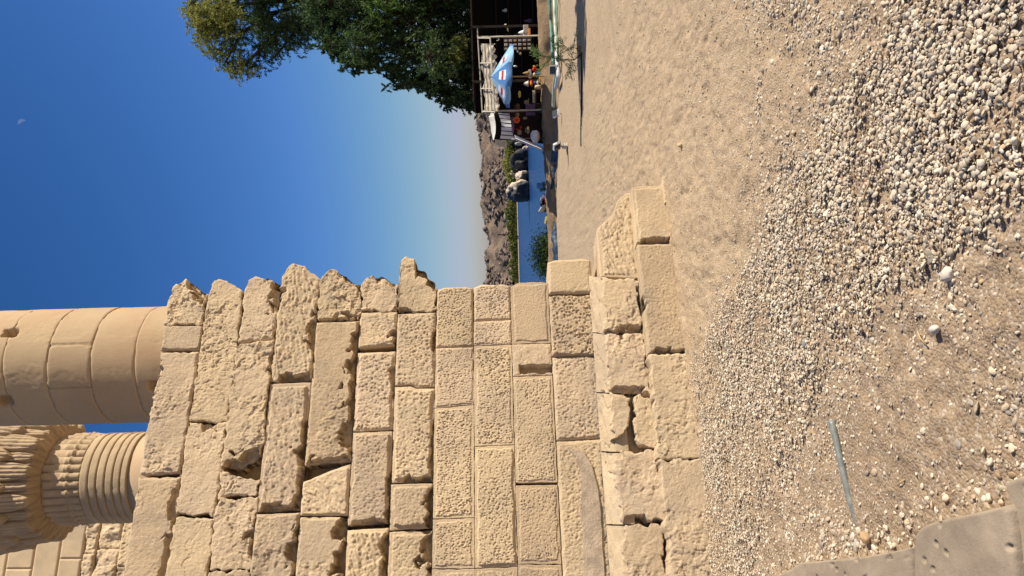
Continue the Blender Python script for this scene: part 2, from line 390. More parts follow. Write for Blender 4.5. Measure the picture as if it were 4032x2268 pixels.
class MB:
    def __init__(s): s.v = []; s.f = []
    def add(s, V, F):
        o = len(s.v); s.v += [tuple(map(float, p)) for p in V]; s.f += [tuple(int(i) + o for i in f) for f in F]; return s
    def box(s, c, size, ax=None, bev=0.0):
        c = np.array(c, float); hx, hy, hz = np.array(size, float) / 2
        A = np.eye(3) if ax is None else np.array(ax, float)
        if bev <= 0:
            P = [c + A[0] * hx * i + A[1] * hy * j + A[2] * hz * k for k in (-1, 1) for j in (-1, 1) for i in (-1, 1)]
            return s.add(P, [(0, 2, 3, 1), (4, 5, 7, 6), (0, 1, 5, 4), (2, 6, 7, 3), (0, 4, 6, 2), (1, 3, 7, 5)])
        b = min(bev, hx * .9, hy * .9, hz * .9)
        P = []; 
        for k, q in ((-hz, b), (-hz + b, 0), (hz - b, 0), (hz, b)):
            x, y = hx - q, hy - q
            for (i, j) in ((-x + b, -y), (x - b, -y), (x, -y + b), (x, y - b), (x - b, y), (-x + b, y), (-x, y - b), (-x, -y + b)):
                P.append(c + A[0] * i + A[1] * j + A[2] * k)
        F = [tuple(range(7, -1, -1)), tuple(range(24, 32))]
        for r in range(3):
            for i in range(8): F.append((r * 8 + i, r * 8 + (i + 1) % 8, r * 8 + 8 + (i + 1) % 8, r * 8 + 8 + i))
        return s.add(P, F)
    def tube(s, pts, r, n=8, caps=True):
        pts = [np.array(p, float) for p in pts]; R = r if hasattr(r, '__len__') else [r] * len(pts)
        base = len(s.v); prev = None
        for i, p in enumerate(pts):
            t = pts[min(i + 1, len(pts) - 1)] - pts[max(i - 1, 0)]; t = t / (np.linalg.norm(t) + 1e-9)
            if prev is None:
                a = np.cross(t, (0, 0, 1)); a = a if np.linalg.norm(a) > .1 else np.cross(t, (1, 0, 0))
            else: a = prev - t * np.dot(prev, t)
            a /= np.linalg.norm(a) + 1e-9; prev = a; b = np.cross(t, a)
            for k in range(n):
                q = 2 * math.pi * k / n; s.v.append(tuple(p + (a * math.cos(q) + b * math.sin(q)) * R[i]))
        for i in range(len(pts) - 1):
            for k in range(n):
                s.f.append((base + i * n + k, base + i * n + (k + 1) % n, base + (i + 1) * n + (k + 1) % n, base + (i + 1) * n + k))
        if caps:
            s.f.append(tuple(base + k for k in range(n - 1, -1, -1))); s.f.append(tuple(base + (len(pts) - 1) * n + k for k in range(n)))
        return s
    def lathe(s, prof, c=(0, 0, 0), n=20):
        c = np.array(c, float); base = len(s.v)
        for (r, z) in prof:
            for k in range(n):
                q = 2 * math.pi * k / n; s.v.append((c[0] + r * math.cos(q), c[1] + r * math.sin(q), c[2] + z))
        for i in range(len(prof) - 1):
            for k in range(n): s.f.append((base + i * n + k, base + i * n + (k + 1) % n, base + (i + 1) * n + (k + 1) % n, base + (i + 1) * n + k))
        s.f.append(tuple(base + k for k in range(n - 1, -1, -1))); s.f.append(tuple(base + (len(prof) - 1) * n + k for k in range(n)))
        return s
    def sheet(s, P, th=0.0):          # P: nr x nc x 3
        P = np.asarray(P, float); nr, nc = P.shape[:2]
        F = grid_faces(nr, nc).tolist(); s.add(P.reshape(-1, 3), F)
        return s
    def blob(s, c, size, ax=None, seed=0, amp=0.15, sub=2, freq=1.5):
        V, F = ICO[sub]; n = 1 + amp * fbm(V[:, 0] * freq + seed * 3.1, V[:, 1] * freq, V[:, 2] * freq + seed, seed=seed, octv=3)
        P = V * n[:, None] * (np.array(size) / 2)
        if ax is not None: P = P @ np.array(ax, float)
        return s.add(P + np.array(c), F)
    def build(s, name, m, parent=None, smooth=False):
        return link_mesh(name, np.array(s.v), s.f, m, parent, smooth)

def ico(sub):
    t = (1 + 5 ** .5) / 2
    V = [(-1, t, 0), (1, t, 0), (-1, -t, 0), (1, -t, 0), (0, -1, t), (0, 1, t), (0, -1, -t), (0, 1, -t), (t, 0, -1), (t, 0, 1), (-t, 0, -1), (-t, 0, 1)]
    F = [(0, 11, 5), (0, 5, 1), (0, 1, 7), (0, 7, 10), (0, 10, 11), (1, 5, 9), (5, 11, 4), (11, 10, 2), (10, 7, 6), (7, 1, 8), (3, 9, 4), (3, 4, 2), (3, 2, 6), (3, 6, 8), (3, 8, 9), (4, 9, 5), (2, 4, 11), (6, 2, 10), (8, 6, 7), (9, 8, 1)]
    V = [np.array(v) / np.linalg.norm(v) for v in V]
    for _ in range(sub):
        cache = {}; nf = []
        def mid(a, b):
            k = (min(a, b), max(a, b))
            if k not in cache: p = V[a] + V[b]; V.append(p / np.linalg.norm(p)); cache[k] = len(V) - 1
            return cache[k]
        for a, b, c in F:
            x, y, z = mid(a, b), mid(b, c), mid(c, a); nf += [(a, x, z), (b, y, x), (c, z, y), (x, y, z)]
        F = nf
    return np.array(V), np.array(F)
ICO = {k: ico(k) for k in (0, 1, 2, 3)}
def rot_axes(az, tilt=0, roll=0):
    from mathutils import Euler
    return np.array(Euler((tilt, roll, az)).to_matrix()).T

# ================================================================== SETTING
# wall frame: d runs along the wall to the right, n points to the viewer
WA = math.radians(23.8)
WD = np.array([math.cos(WA), math.sin(WA), 0]); WN = np.array([math.sin(WA), -math.cos(WA), 0])
WO = np.array([-2.45, 6.49, 0.0])
def to_wall(x, y, k):                 # photo point -> (s, z) on the wall plane k metres behind the footing face
    dr = ray(x, y); t = ((WO - WN * k - EYEV) @ WN) / (dr @ WN)
    P = EYEV + dr * t[..., None]
    return (P - WO) @ WD, P[..., 2]
def from_wall(s, z, k):
    s = np.asarray(s, float); z = np.asarray(z, float); k = np.asarray(k, float)
    return WO + s[..., None] * WD - k[..., None] * WN + z[..., None] * np.array([0, 0, 1.0])

# berm (low earth bank) line on the ground
BERM = [(-14, 30.5, .12), (-4, 28.6, .14), (1.0, 26.9, .20), (5, 25.2, .38), (9, 23.9, .52), (14, 22.6, .60), (22, 20.5, .6), (60, 12, .6)]
def berm_y(X): return np.interp(X, [b[0] for b in BERM], [b[1] for b in BERM])
def berm_h(X): return np.interp(X, [b[0] for b in BERM], [b[2] for b in BERM])
def ground_z(X, Y):
    z = 0.012 * fbm(X * 1.3, Y * 1.3, seed=3, octv=3) * sstep(0.3, 2, np.abs(Y))
    z = z - 0.016 * sstep(.25, .9, fbm(X * 3.4, Y * 3.4, seed=8, octv=3)) * (np.abs(X) < 12) * (Y < 14) + 0.007 * fbm(X * 7, Y * 7, seed=5, octv=3) * (np.abs(X) < 40) * (Y < 40)
    z = z + 0.006 * fbm(X * 28, Y * 28, seed=6, octv=2) * (np.abs(X) < 8) * (Y < 14)
    pa, pb = np.array([-.68, 3.87]), np.array([-1.17, 3.70]); tt_ = np.clip(((X - pa[0]) * (pb - pa)[0] + (Y - pa[1]) * (pb - pa)[1]) / ((pb - pa) @ (pb - pa)), 0, 1)
    z = z * (1 - .85 * sstep(.30, .06, np.hypot(X - pa[0] - tt_ * (pb - pa)[0], Y - pa[1] - tt_ * (pb - pa)[1])))
    b = Y - (berm_y(X) + 3.4)
    drop = np.where(b > 0, -5.5 * sstep(0, 13, b), 0)
    far = np.where(Y > 430, 6.0 * sstep(445, 480, Y), 0)
    return z * (b < 6) + drop + far
def make_ground():
    def span(a, b, st, gr, lim):
        o = [a]; s = st
        while o[-1] < b: s = min(s * gr, lim); o.append(o[-1] + s)
        return o
    xr = span(3.2, 1500, 0.017, 1.14, 120); xs = sorted([-x for x in xr] + xr + list(np.arange(-3.18, 3.19, 0.0165)))
    ys = [1.9]
    while ys[-1] < 12: ys.append(ys[-1] + max(0.011, ys[-1] * 0.0065))
    ys += span(ys[-1] + .1, 60, 0.1, 1.05, 0.8); ys += span(ys[-1] + 1, 900, 1.0, 1.15, 40)
    ys = sorted([1.9 - v for v in span(0.02, 400, 0.02, 1.25, 60)] + ys)
    X, Y = np.meshgrid(np.array(xs), np.array(ys)); Z = ground_z(X, Y)
    g = link_mesh('ground', np.stack([X, Y, Z], -1), grid_faces(len(ys), len(xs)), M['ground'])
    tag(g, 'sandy ground of gritty pale earth', kind='structure')
make_ground()

w = MB(); w.add([(-1500, 38, -4.0), (1500, 38, -4.0), (1500, 900, -4.0), (-1500, 900, -4.0)], [(0, 1, 2, 3)])
tag(w.build('water', M['water']), 'blue rippled river water', kind='structure')

def make_berm():
    xs = np.concatenate([np.arange(-14, -1, .5), np.arange(-1, 13, .09), np.arange(13, 30, .6)])
    prof = [(-0.55, -0.05), (-0.42, .16), (-0.30, .45), (-0.16, .78), (0.0, .95), (.3, 1.0), (.8, .97), (1.4, .8), (2.0, .4), (2.6, -0.05)]
    t = np.linspace(0, 1, 26); tt = np.linspace(0, 1, len(prof))
    py = np.interp(t, tt, [p[0] for p in prof]); pz = np.interp(t, tt, [p[1] for p in prof])
    X, T = np.meshgrid(xs, t); PY = np.broadcast_to(py[:, None], X.shape); PZ = np.broadcast_to(pz[:, None], X.shape)
    H = berm_h(X); Y = berm_y(X) + PY + .12 * fbm(X * 1.1, PY * 1.5, seed=21, octv=3)
    Z = H * PZ + (.05 * fbm(X * 2.2, PY * 4, seed=22, octv=4)) * sstep(-.05, .3, PZ)
    o = link_mesh('earth_bank', np.stack([X, Y, Z], -1), grid_faces(len(t), len(xs)), M['berm'])
    tag(o, 'low brown earth bank along the river terrace edge', kind='structure')
make_berm()

def make_hill():
    xs = np.arange(-330, 520, 2.6); ys = np.concatenate([np.arange(462, 600, 2.2), np.arange(600, 760, 10)])
    X, Y = np.meshgrid(xs, ys)
    ridge = 19.5 + 3.0 * fbm(X * .012, X * 0 + 2, seed=31, octv=3) + 6 * sstep(60, 200, X) + 1.2 * fbm(X * .12, X * 0, seed=33, octv=3)
    prof = sstep(462, 590, Y) ** 0.8
    Z = -3.5 + 3.0 + (ridge - 1) * prof - 14 * sstep(600, 760, Y)
    r = 1 - np.abs(fbm(X * .045 + .2 * Y * .03, Y * .05, seed=35, octv=4))
    Z = Z + (r - .5) * 5.0 * sstep(470, 500, Y) * (1 - sstep(580, 610, Y) * .6) + 1.1 * fbm(X * .22, Y * .22, seed=36, octv=3)
    o = link_mesh('hills', np.stack([X, Y, Z], -1), grid_faces(len(ys), len(xs)), M['hill'], smooth=False)
    tag(o, 'barren brown rocky hills on the far river bank', kind='structure')
    # loose boulders over the slope
    n = 9500
    bx = rng.uniform(-250, 330, n); by = rng.uniform(466, 600, n)
    keep = fbm(bx * .03, by * .05, seed=41, octv=2) > -.15
    bx, by = bx[keep], by[keep]
    ii = np.clip(((bx + 330) / 2.6).astype(int), 0, len(xs) - 1); jj = np.clip(np.searchsorted(ys, by), 0, len(ys) - 1)
    bz = Z[jj, ii]
    V, F = ICO[0]; s = rng.gamma(1.6, .36, len(bx)) + .35
    sc = np.stack([s * rng.uniform(.7, 1.5, len(bx)), s * rng.uniform(.7, 1.3, len(bx)), s * rng.uniform(.5, 1.0, len(bx))], -1)
    P = V[None] * sc[:, None] * (1 + .42 * rng.standard_normal((len(bx), 12, 1)).clip(-1, 1)) + np.stack([bx, by, bz + .2 * s], -1)[:, None]
    FF = (F[None] + (np.arange(len(bx)) * 12)[:, None, None]).reshape(-1, 3)
    c = rng.uniform(.05, .25, (len(bx), 1)) * np.array([1.0, .80, .65]); c = np.repeat(c, 12, 0)
    o = link_mesh('boulder_rubble', P.reshape(-1, 3), FF, M['rubble'], smooth=False, col=c)
    tag(o, 'loose boulders strewn over the far hillside', 'rubble', kind='stuff')
make_hill()

# ================================================================== RUINED WALL
J = [594, 753, 902, 1054, 1218, 1396, 1551, 1711, 1867, 2022, 2182, 2365]      # course lines (photo x where photo y = 1600), wall plane
KM, KF1, KF2 = 0.42, 0.16, 0.0                                                # setbacks of wall, upper footing, lower footing
def jline(x16, y): return 1830 + (x16 - 1830) * (y + 5676) / 7276.0
def edge_fn(e):
    if isinstance(e, (int, float)): return lambda v: np.full_like(v, float(e))
    fr = [p[0] for p in e]; ys = [p[1] for p in e]
    return lambda v: np.interp(v, fr, ys)
ruin = empty('ruined_wall', tuple(WO + WD * 2 - WN * .6))
tag(ruin, 'sunlit ruined sandstone block wall with jagged broken end and stepped footing', 'wall')
NB = [0]
def pits(s, z, ang, seed, L=.034, Wd=.020):
    c, sn = math.cos(ang), math.sin(ang)
    a = (s * c + z * sn) / L + .35 * vnoise(s * 9, z * 9, seed=seed + 2); b = (-s * sn + z * c) / Wd + .35 * vnoise(s * 9, z * 9, seed=seed + 3)
    d, r = worley(a, b, seed)
    return sstep(.54, .24, d) * sstep(.15, .95, r)
def strokes(s, z, ang, seed, wl=.042):
    c, sn = math.cos(ang), math.sin(ang)
    b = (-s * sn + z * c) / wl + .5 * fbm(s * 6, z * 6, seed=seed, octv=2)
    t = b - np.floor(b)
    brk = sstep(-.35, .25, vnoise((s * c + z * sn) * 16, np.floor(b) * 3.3, seed=seed + 4))
    return np.where(t < .7, t / .7, (1 - t) / .3) * brk
def block(jt, jb, yr, yl, k=KM, style='pit', boss=.012, pit=.011, rough=.006, rnd=.012, gap=.003, mw=.035, bites=(), m='stone', depth=.42, name='stone_block',
          ang=1.25, wob=.003, crack=0.0, step=.0085, prot=0.0, tilt=0.0, label=None, psz=.85):
    NB[0] += 1; seed = NB[0] * 13
    er, el = edge_fn(yr), edge_fn(yl)
    vv = np.linspace(0, 1, 60)
    def xy(u, v):
        y = er(v) + (el(v) - er(v)) * u
        xt = jline(jt, y); xb = jline(jb, y)
        return xt + (xb - xt) * v, y
    xa, ya = xy(np.array([0, 1.]), np.array([.5, .5])); sa, za = to_wall(xa, ya, k); Lm = abs(sa[0] - sa[1])
    xa, ya = xy(np.array([.5, .5]), np.array([0, 1.])); sa, za = to_wall(xa, ya, k); Hm = abs(za[0] - za[1])
    nu, nv = max(10, int(Lm / step)), max(8, int(Hm / step))
    gu, gv = gap / Lm, gap / Hm
    u = np.linspace(gu, 1 - gu, nu); v = np.linspace(gv, 1 - gv, nv)
    Ug, Vg = np.meshgrid(u, v)
    x, y = xy(Ug, Vg); s, z = to_wall(x, y, k)
    dR, dL, dT, dB = Ug * Lm, (1 - Ug) * Lm, Vg * Hm, (1 - Vg) * Hm
    d = np.minimum(np.minimum(dR, dL), np.minimum(dT, dB))
    S, Zz = s + seed * 1.7, z + seed * .3
    dn = d + .010 * fbm(S * 9, Zz * 9, seed=seed, octv=4)
    inside = sstep(mw, mw + (.009 if style != 'rough' else .006), dn)
    h = boss * inside + .55 * rough * fbm(S * 3, Zz * 3, seed=seed + 1, octv=5) * (.35 + .65 * inside)
    if style == 'pit': h = h - pit * pits(S, Zz, ang, seed, .034 * psz, .020 * psz) * (.55 + .45 * sstep(-.6, .4, fbm(S * 4, Zz * 4, seed=seed + 31, octv=2))) * inside + .10 * pit * fbm(S * 30, Zz * 30, seed=seed + 6, octv=2) * inside
    elif style == 'diag': h = h + pit * (strokes(S, Zz, ang, seed) - .5) * inside - .5 * pit * pits(S, Zz, ang, seed) * inside
    elif style == 'rough':
        w1, w2 = .25 * fbm(S * 9, Zz * 9, seed=seed + 21, octv=3), .25 * fbm(S * 9, Zz * 9, seed=seed + 22, octv=3)
        amp = sstep(-.25, .75, fbm(S * 2.6, Zz * 2.6, seed=seed + 23, octv=2))
        h = h + rough * (1.15 * facet(S * 5 + w1, Zz * 6 + w2, seed + 7, 1.7, .8) + .9 * facet(S * 15 + w2, Zz * 20 + w1, seed + 8, 1.5, .9)) * (.25 + amp) * inside \
            + rough * .16 * fbm(S * 26, Zz * 26, seed=seed + 24, octv=3) * inside - .85 * pit * pits(S, Zz, ang, seed, .038, .02) * (.35 + .65 * amp) * inside
    # rounding of the arrises, wandering edges
    q = np.clip(1 - d / rnd, 0, 1); h = h - rnd * (1 - np.sqrt(np.clip(1 - q * q, 0, 1)))
    h = h + prot + tilt * (Vg - .5)
    for (ed, a0, a1, wd, dp) in bites:
        if ed in 'TB': al, dd = Ug, (dT if ed == 'T' else dB)
        elif ed in 'RL': al, dd = Vg, (dR if ed == 'R' else dL)
        else: al = None
        if ed == 'O':                       # (u0, v0, u1, v1 box via wd tuple) square recess
            cu, cv, hu, hv = a0, a1, wd[0], wd[1]
            wb = .012 * fbm(S * 12, Zz * 12, seed=seed + 8, octv=2)
            mm = sstep(.012, 0, np.maximum((np.abs(Ug - cu) - hu) * Lm, (np.abs(Vg - cv) - hv) * Hm) + wb)
        else:
            wv = 1.2 * wd * (1 + .40 * fbm(S * 9, Zz * 9, seed=seed + 9, octv=4) + 1.3 * facet(S * 11, Zz * 11, seed + 41, .8, .9))
            wv = wv * sstep(a0 - .04, a0 + .05, al) * sstep(a1 + .04, a1 - .05, al)
            mm = sstep(0, .013, wv - dd)
        h = h - (dp if ed == 'O' else 1.9 * dp) * mm * (1 + .2 * fbm(S * 10, Zz * 10, seed=seed + 11, octv=3))
    if crack:
        cn = fbm(S * 1.9, Zz * 2.3, seed=seed + 51, octv=5, gain=.45)
        h = h - crack * sstep(.020, .004, np.abs(cn)) * sstep(-.2, .3, fbm(S * 2.4, Zz * 2.4, seed=seed + 52, octv=2))
    ew = sstep(.05, 0, d) * wob
    s = s + ew * fbm(S * 14, Zz * 14, seed=seed + 12, octv=3); z = z + ew * fbm(S * 14, Zz * 14, seed=seed + 14, octv=3)
    P = from_wall(s, z, k - h)
    V = P.reshape(-1, 3)
    idx = np.arange(nu * nv).reshape(nv, nu)
    F = grid_faces(nv, nu)
    ring = np.concatenate([idx[0, :], idx[1:, -1], idx[-1, -2::-1], idx[-2:0:-1, 0]])
    n0 = len(V); rs, rz = s.ravel()[ring], z.ravel()[ring]
    B = [V]
    off = n0; last = ring
    FF = [F]
    for dep in (k + .06, k + depth):
        B.append(from_wall(rs, rz, np.full(len(ring), dep)))
        cur = off + np.arange(len(ring)); off += len(ring)
        FF.append(np.stack([last, np.roll(last, -1), np.roll(cur, -1), cur], -1)[:, ::-1]); last = cur
    V = np.concatenate(B)
    o = link_mesh(name, V, np.concatenate(FF)[:, ::-1], M[m], ruin)
    if label: o['label'] = label
    return o

def B(c, yr, yl, **kw):                # block in course c (1-based from the top)
    return block(J[c - 1], J[c], yr, yl, **kw)
END = 2640                             # the wall runs on to the left, past the frame
RUF = dict(crack=.012, style='rough', rough=.011, boss=.008, rnd=.006, step=.0072, gap=.004, mw=.006, wob=.018)
# course 1
B(1, [(0, 1158), (.12, 1120), (.33, 1103), (.5, 1107), (.75, 1140), (1, 1160)], 1281, **{**RUF, 'rough': 0.0136}, bites=[('R', .4, .95, .09, .05)])
B(1, 1283, 1380, style='rough', rough=0.0072, boss=0.0160, rnd=0.0138, gap=.0038, mw=.01)
B(1, 1386, [(0, 1872), (1, 1868)], style='rough', rough=0.0079, boss=0.0160, rnd=0.0077, gap=.0038, mw=.012, wob=.012, bites=[('T', .05, .45, .03, .03)])
B(1, [(0, 1878), (1, 1876)], END, style='rough', rough=0.0079, boss=0.0160, rnd=0.0077, gap=.0038, mw=.012, wob=.014, m='stone_grey', bites=[('B', .05, .9, .045, .03)])
# course 2
B(2, [(0, 1150), (.12, 1112), (.3, 1099), (.55, 1106), (.8, 1132), (1, 1150)], 1660, **{**RUF, 'rough': 0.0087})
B(2, 1665, 2028, **{**RUF, 'rough': 0.0074}, bites=[('R', .35, .8, .05, .03)])
B(2, 2034, END, **{**RUF, 'rough': 0.0074})
# course 3
B(3, [(0, 1142), (.12, 1096), (.25, 1083), (.55, 1092), (.8, 1104), (1, 1114)], [(0, 1352), (.5, 1346), (1, 1332)], **{**RUF, 'rough': 0.0112, 'rnd': .04}, bites=[('B', 0, .6, .07, .05), ('R', .5, 1, .05, .05)])
B(3, [(0, 1358), (.5, 1351), (1, 1338)], [(0, 1835), (.4, 1850), (1, 1790)], **{**RUF, 'rough': 0.0136}, bites=[('L', .1, .95, .10, .06), ('B', .1, .3, .03, .03)], prot=.01)
B(3, [(0, 1845), (.4, 1870), (.75, 1880), (1, 1890)], 1958, **{**RUF, 'rough': 0.0112})
B(3, 1961, [(0, 2246), (1, 2240)], **{**RUF, 'rough': 0.0149}, bites=[('B', .45, .8, .05, .05)])
B(3, [(0, 2251), (1, 2246)], END, **RUF)
# course 4
B(4, [(0, 1086), (.1, 1060), (.25, 1036), (.55, 1043), (.8, 1078), (1, 1100)], [(0, 1504), (1, 1497)], style='diag', pit=.016, rough=.02, boss=0.0200, rnd=0.0088, gap=.0038, mw=.01, ang=.25, wob=.012, bites=[('L', .2, .95, .07, .06), ('B', .3, .75, .05, .05), ('T', .15, .3, .04, .06)])
B(4, [(0, 1511), (1, 1505)], [(0, 2018), (1, 2010)], style='diag', pit=.015, boss=0.0360, rnd=0.0099, gap=.0038, mw=.035, ang=.45, bites=[('B', .3, 1, .05, .05), ('B', .48, .58, .09, .05), ('L', .1, .9, .05, .05)])
B(4, [(0, 2024), (1, 2017)], END, style='rough', rough=0.0094, boss=0.0280, rnd=0.0077, gap=.0038, mw=.02, bites=[('B', .08, .75, .06, .07)])
# course 5
B(5, [(0, 1106), (.12, 1075), (.25, 1060), (.55, 1078), (1, 1128)], [(0, 1264), (1, 1258)], **{**RUF, 'rough': 0.0161}, bites=[('R', .45, 1, .07, .06), ('L', .05, .95, .04, .04)])
B(5, [(0, 1270), (1, 1263)], [(0, 1836), (1, 1818)], style='rough', rough=0.0086, boss=0.0400, rnd=0.0138, gap=.0038, mw=.02, m='stone_grey', bites=[('B', .1, .42, .09, .06), ('B', .4, .95, .075, .05), ('L', .1, .95, .05, .04)])
B(5, [(0, 1898), (.25, 1878), (.6, 1850), (1, 1826)], 2032, style='diag', pit=.013, rough=0.0072, boss=0.0240, rnd=0.0077, gap=.0038, mw=.015, ang=.9)
B(5, 2035, END, style='rough', rough=0.0065, boss=0.0280, rnd=0.0077, gap=.0038, mw=.02, bites=[('B', 0, .62, .075, .09)])
# course 6
B(6, [(0, 1128), (.12, 1092), (.25, 1081), (.55, 1084), (.85, 1110), (1, 1126)], [(0, 1229), (1, 1226)], **{**RUF, 'rough': 0.0124}, bites=[('R', .3, .9, .06, .05)])
B(6, [(0, 1231), (1, 1228)], [(0, 1372), (1, 1358)], style='rough', rough=0.0086, boss=0.0160, rnd=0.0077, gap=.0038, mw=.015, bites=[('B', .55, 1, .06, .06)])
B(6, [(0, 1389), (1, 1382)], [(0, 1700), (1, 1694)], style='pit', pit=.018, rough=0.0072, boss=0.0200, mw=.02, gap=.0038, bites=[('B', .2, .6, .03, .03)])
B(6, [(0, 1703), (1, 1697)], [(0, 2072), (1, 2060)], style='pit', pit=.013, rough=0.0065, boss=0.0360, mw=.03, gap=.0038, rnd=0.0099, bites=[('B', .45, 1, .035, .045), ('L', .1, .9, .03, .04)])
B(6, [(0, 2085), (1, 2078)], END, style='diag', pit=.018, boss=0.0400, mw=.025, gap=.0038, rnd=.02, ang=.4, bites=[('B', .05, .65, .05, .06)])
# course 7
B(7, [(0, 1128), (.04, 1026), (.14, 1010), (.36, 1014), (.5, 1046), (.78, 1086), (1, 1114)], [(0, 1231), (1, 1224)], **{**RUF, 'rough': 0.0112}, bites=[('R', .42, .98, .10, .08), ('L', .02, .35, .04, .05)])
B(7, [(0, 1236), (1, 1229)], [(0, 1520), (.4, 1516), (.55, 1527), (1, 1525)], style='pit', pit=.018, rough=0.0101, boss=0.0144, mw=.012, gap=.0038, bites=[('B', .25, .55, .035, .05)])
B(7, [(0, 1524), (.4, 1520), (.55, 1530), (1, 1528)], [(0, 1902), (1, 1896)], style='pit', pit=.019, rough=0.0101, boss=0.0280, mw=.03, gap=.0038, bites=[('B', .35, 1, .03, .04), ('L', .3, .95, .05, .05)])
B(7, [(0, 1906), (1, 1901)], [(0, 2090), (.6, 2085), (1, 2080)], style='pit', pit=.010, rough=0.0058, boss=0.0400, mw=.035, gap=.0038, bites=[('B', .1, 1, .05, .07)])
B(7, [(0, 2093), (.6, 2088), (1, 2083)], END, style='pit', pit=.011, rough=0.0058, boss=0.0280, mw=.03, gap=.0038, bites=[('B', .05, .3, .09, .05), ('R', .6, .98, .03, .04)])
# course 8
SM = dict(pit=.0115, rough=.0036, boss=.009, mw=.026, gap=.0022, rnd=.0045, step=.0052, psz=.74)
B(8, [(0, 1140), (.2, 1130), (.8, 1127), (1, 1134)], [(0, 1370), (1, 1366)], **{**SM, 'mw': .012, 'rnd': .03})
B(8, [(0, 1371), (1, 1367)], [(0, 1607), (1, 1594)], **{**SM, 'mw': .012})
B(8, [(0, 1608), (1, 1595)], [(0, 2044), (1, 2039)], **{**SM, 'pit': .018})
B(8, [(0, 2045), (1, 2040)], 2240, **SM)
B(8, 2241, END, **{**SM, 'style': 'diag', 'ang': .4})
# course 9
B(9, [(0, 1130), (.2, 1119), (.8, 1117), (1, 1124)], [(0, 1265), (1, 1258)], **{**SM, 'mw': .012, 'rnd': .03})
B(9, [(0, 1266), (1, 1260)], [(0, 1361), (1, 1357)], **{**SM, 'mw': .01})
B(9, [(0, 1362), (1, 1358)], [(0, 1758), (1, 1751)], **{**SM, 'pit': .016})
B(9, [(0, 1759), (1, 1752)], [(0, 2238), (1, 2231)], **{**SM, 'boss': .02}, ang=.9)
B(9, [(0, 2239), (1, 2232)], END, **{**SM, 'style': 'diag', 'ang': .4})
# course 10
B(10, [(0, 1128), (.2, 1114), (.8, 1110), (1, 1114)], [(0, 1355), (1, 1352)], **{**SM, 'pit': .004, 'mw': .03, 'm': 'stone_grey'})
B(10, [(0, 1356), (1, 1353)], [(0, 1483), (1, 1478)], style='diag', pit=.008, rough=0.0036, boss=0.0080, mw=.02, gap=.0022, rnd=0.0066, ang=.55, bites=[('O', .79, .60, (.105, .40), .16)])
B(10, [(0, 1484), (1, 1479)], [(0, 1902), (1, 1900)], **SM, ang=.8, m='stone')
B(10, [(0, 1912), (1, 1908)], 2222, **SM, ang=.6, m='stone_grey')
B(10, 2223, END, **{**SM, 'pit': .006}, m='stone_grey')
# course 11
B(11, [(0, 1040), (.15, 1032), (.8, 1026), (1, 1030)], [(0, 1164), (1, 1160)], style='pit', pit=.006, rough=0.0043, boss=0.0080, mw=.02, gap=.002, rnd=.02, prot=.05)
B(11, [(0, 1165), (1, 1161)], [(0, 1405), (1, 1400)], style='pit', pit=.024, rough=0.0072, boss=0.0400, mw=.012, gap=.002, rnd=0.0077, ang=1.45, m='stone_grey')
B(11, [(0, 1406), (1, 1401)], [(0, 1736), (1, 1726)], style='pit', pit=.015, rough=0.0043, boss=0.0128, mw=.02, gap=.002, rnd=.02, ang=1.45)
B(11, [(0, 1738), (1, 1728)], END, style='pit', pit=.013, rough=0.0043, boss=0.0112, mw=.02, gap=.002, rnd=.02, ang=1.3)

# thin cement repair running through the bottom course
def cement_patch():
    out = [(2240, 1768), (2275, 1776), (2298, 1783), (2330, 1831), (2340, 1879), (2355, 1933), (2362, 2005), (2368, 2089), (2376, 2227), (2384, 2330),
           (2304, 2330), (2298, 2227), (2292, 2083), (2284, 2010), (2286, 1960), (2292, 1897), (2284, 1850), (2264, 1800)]
    p = np.array(out, float); pts = []
    for i in range(len(p)):
        a, b = p[i], p[(i + 1) % len(p)]
        for t in np.linspace(0, 1, 5)[:-1]: pts.append(a + (b - a) * t)
    p = np.array(pts); p += 2.2 * np.stack([vnoise(p[:, 1] * .07, p[:, 0] * .07, seed=3), vnoise(p[:, 1] * .07, p[:, 0] * .07, seed=9)], -1)
    s, z = to_wall(p[:, 0], p[:, 1], KM)
    f = from_wall(s, z, np.full(len(s), KM - .027)); bk = from_wall(s, z, np.full(len(s), KM + .03)); n = len(s)
    m = MB(); m.add(np.concatenate([f, bk]), [tuple(range(n))] + [(i, n + i, n + (i + 1) % n, (i + 1) % n) for i in range(n)])
    o = m.build('cement_patch', M['cement'], ruin); o['label'] = 'long grey cement repair patch'
cement_patch()

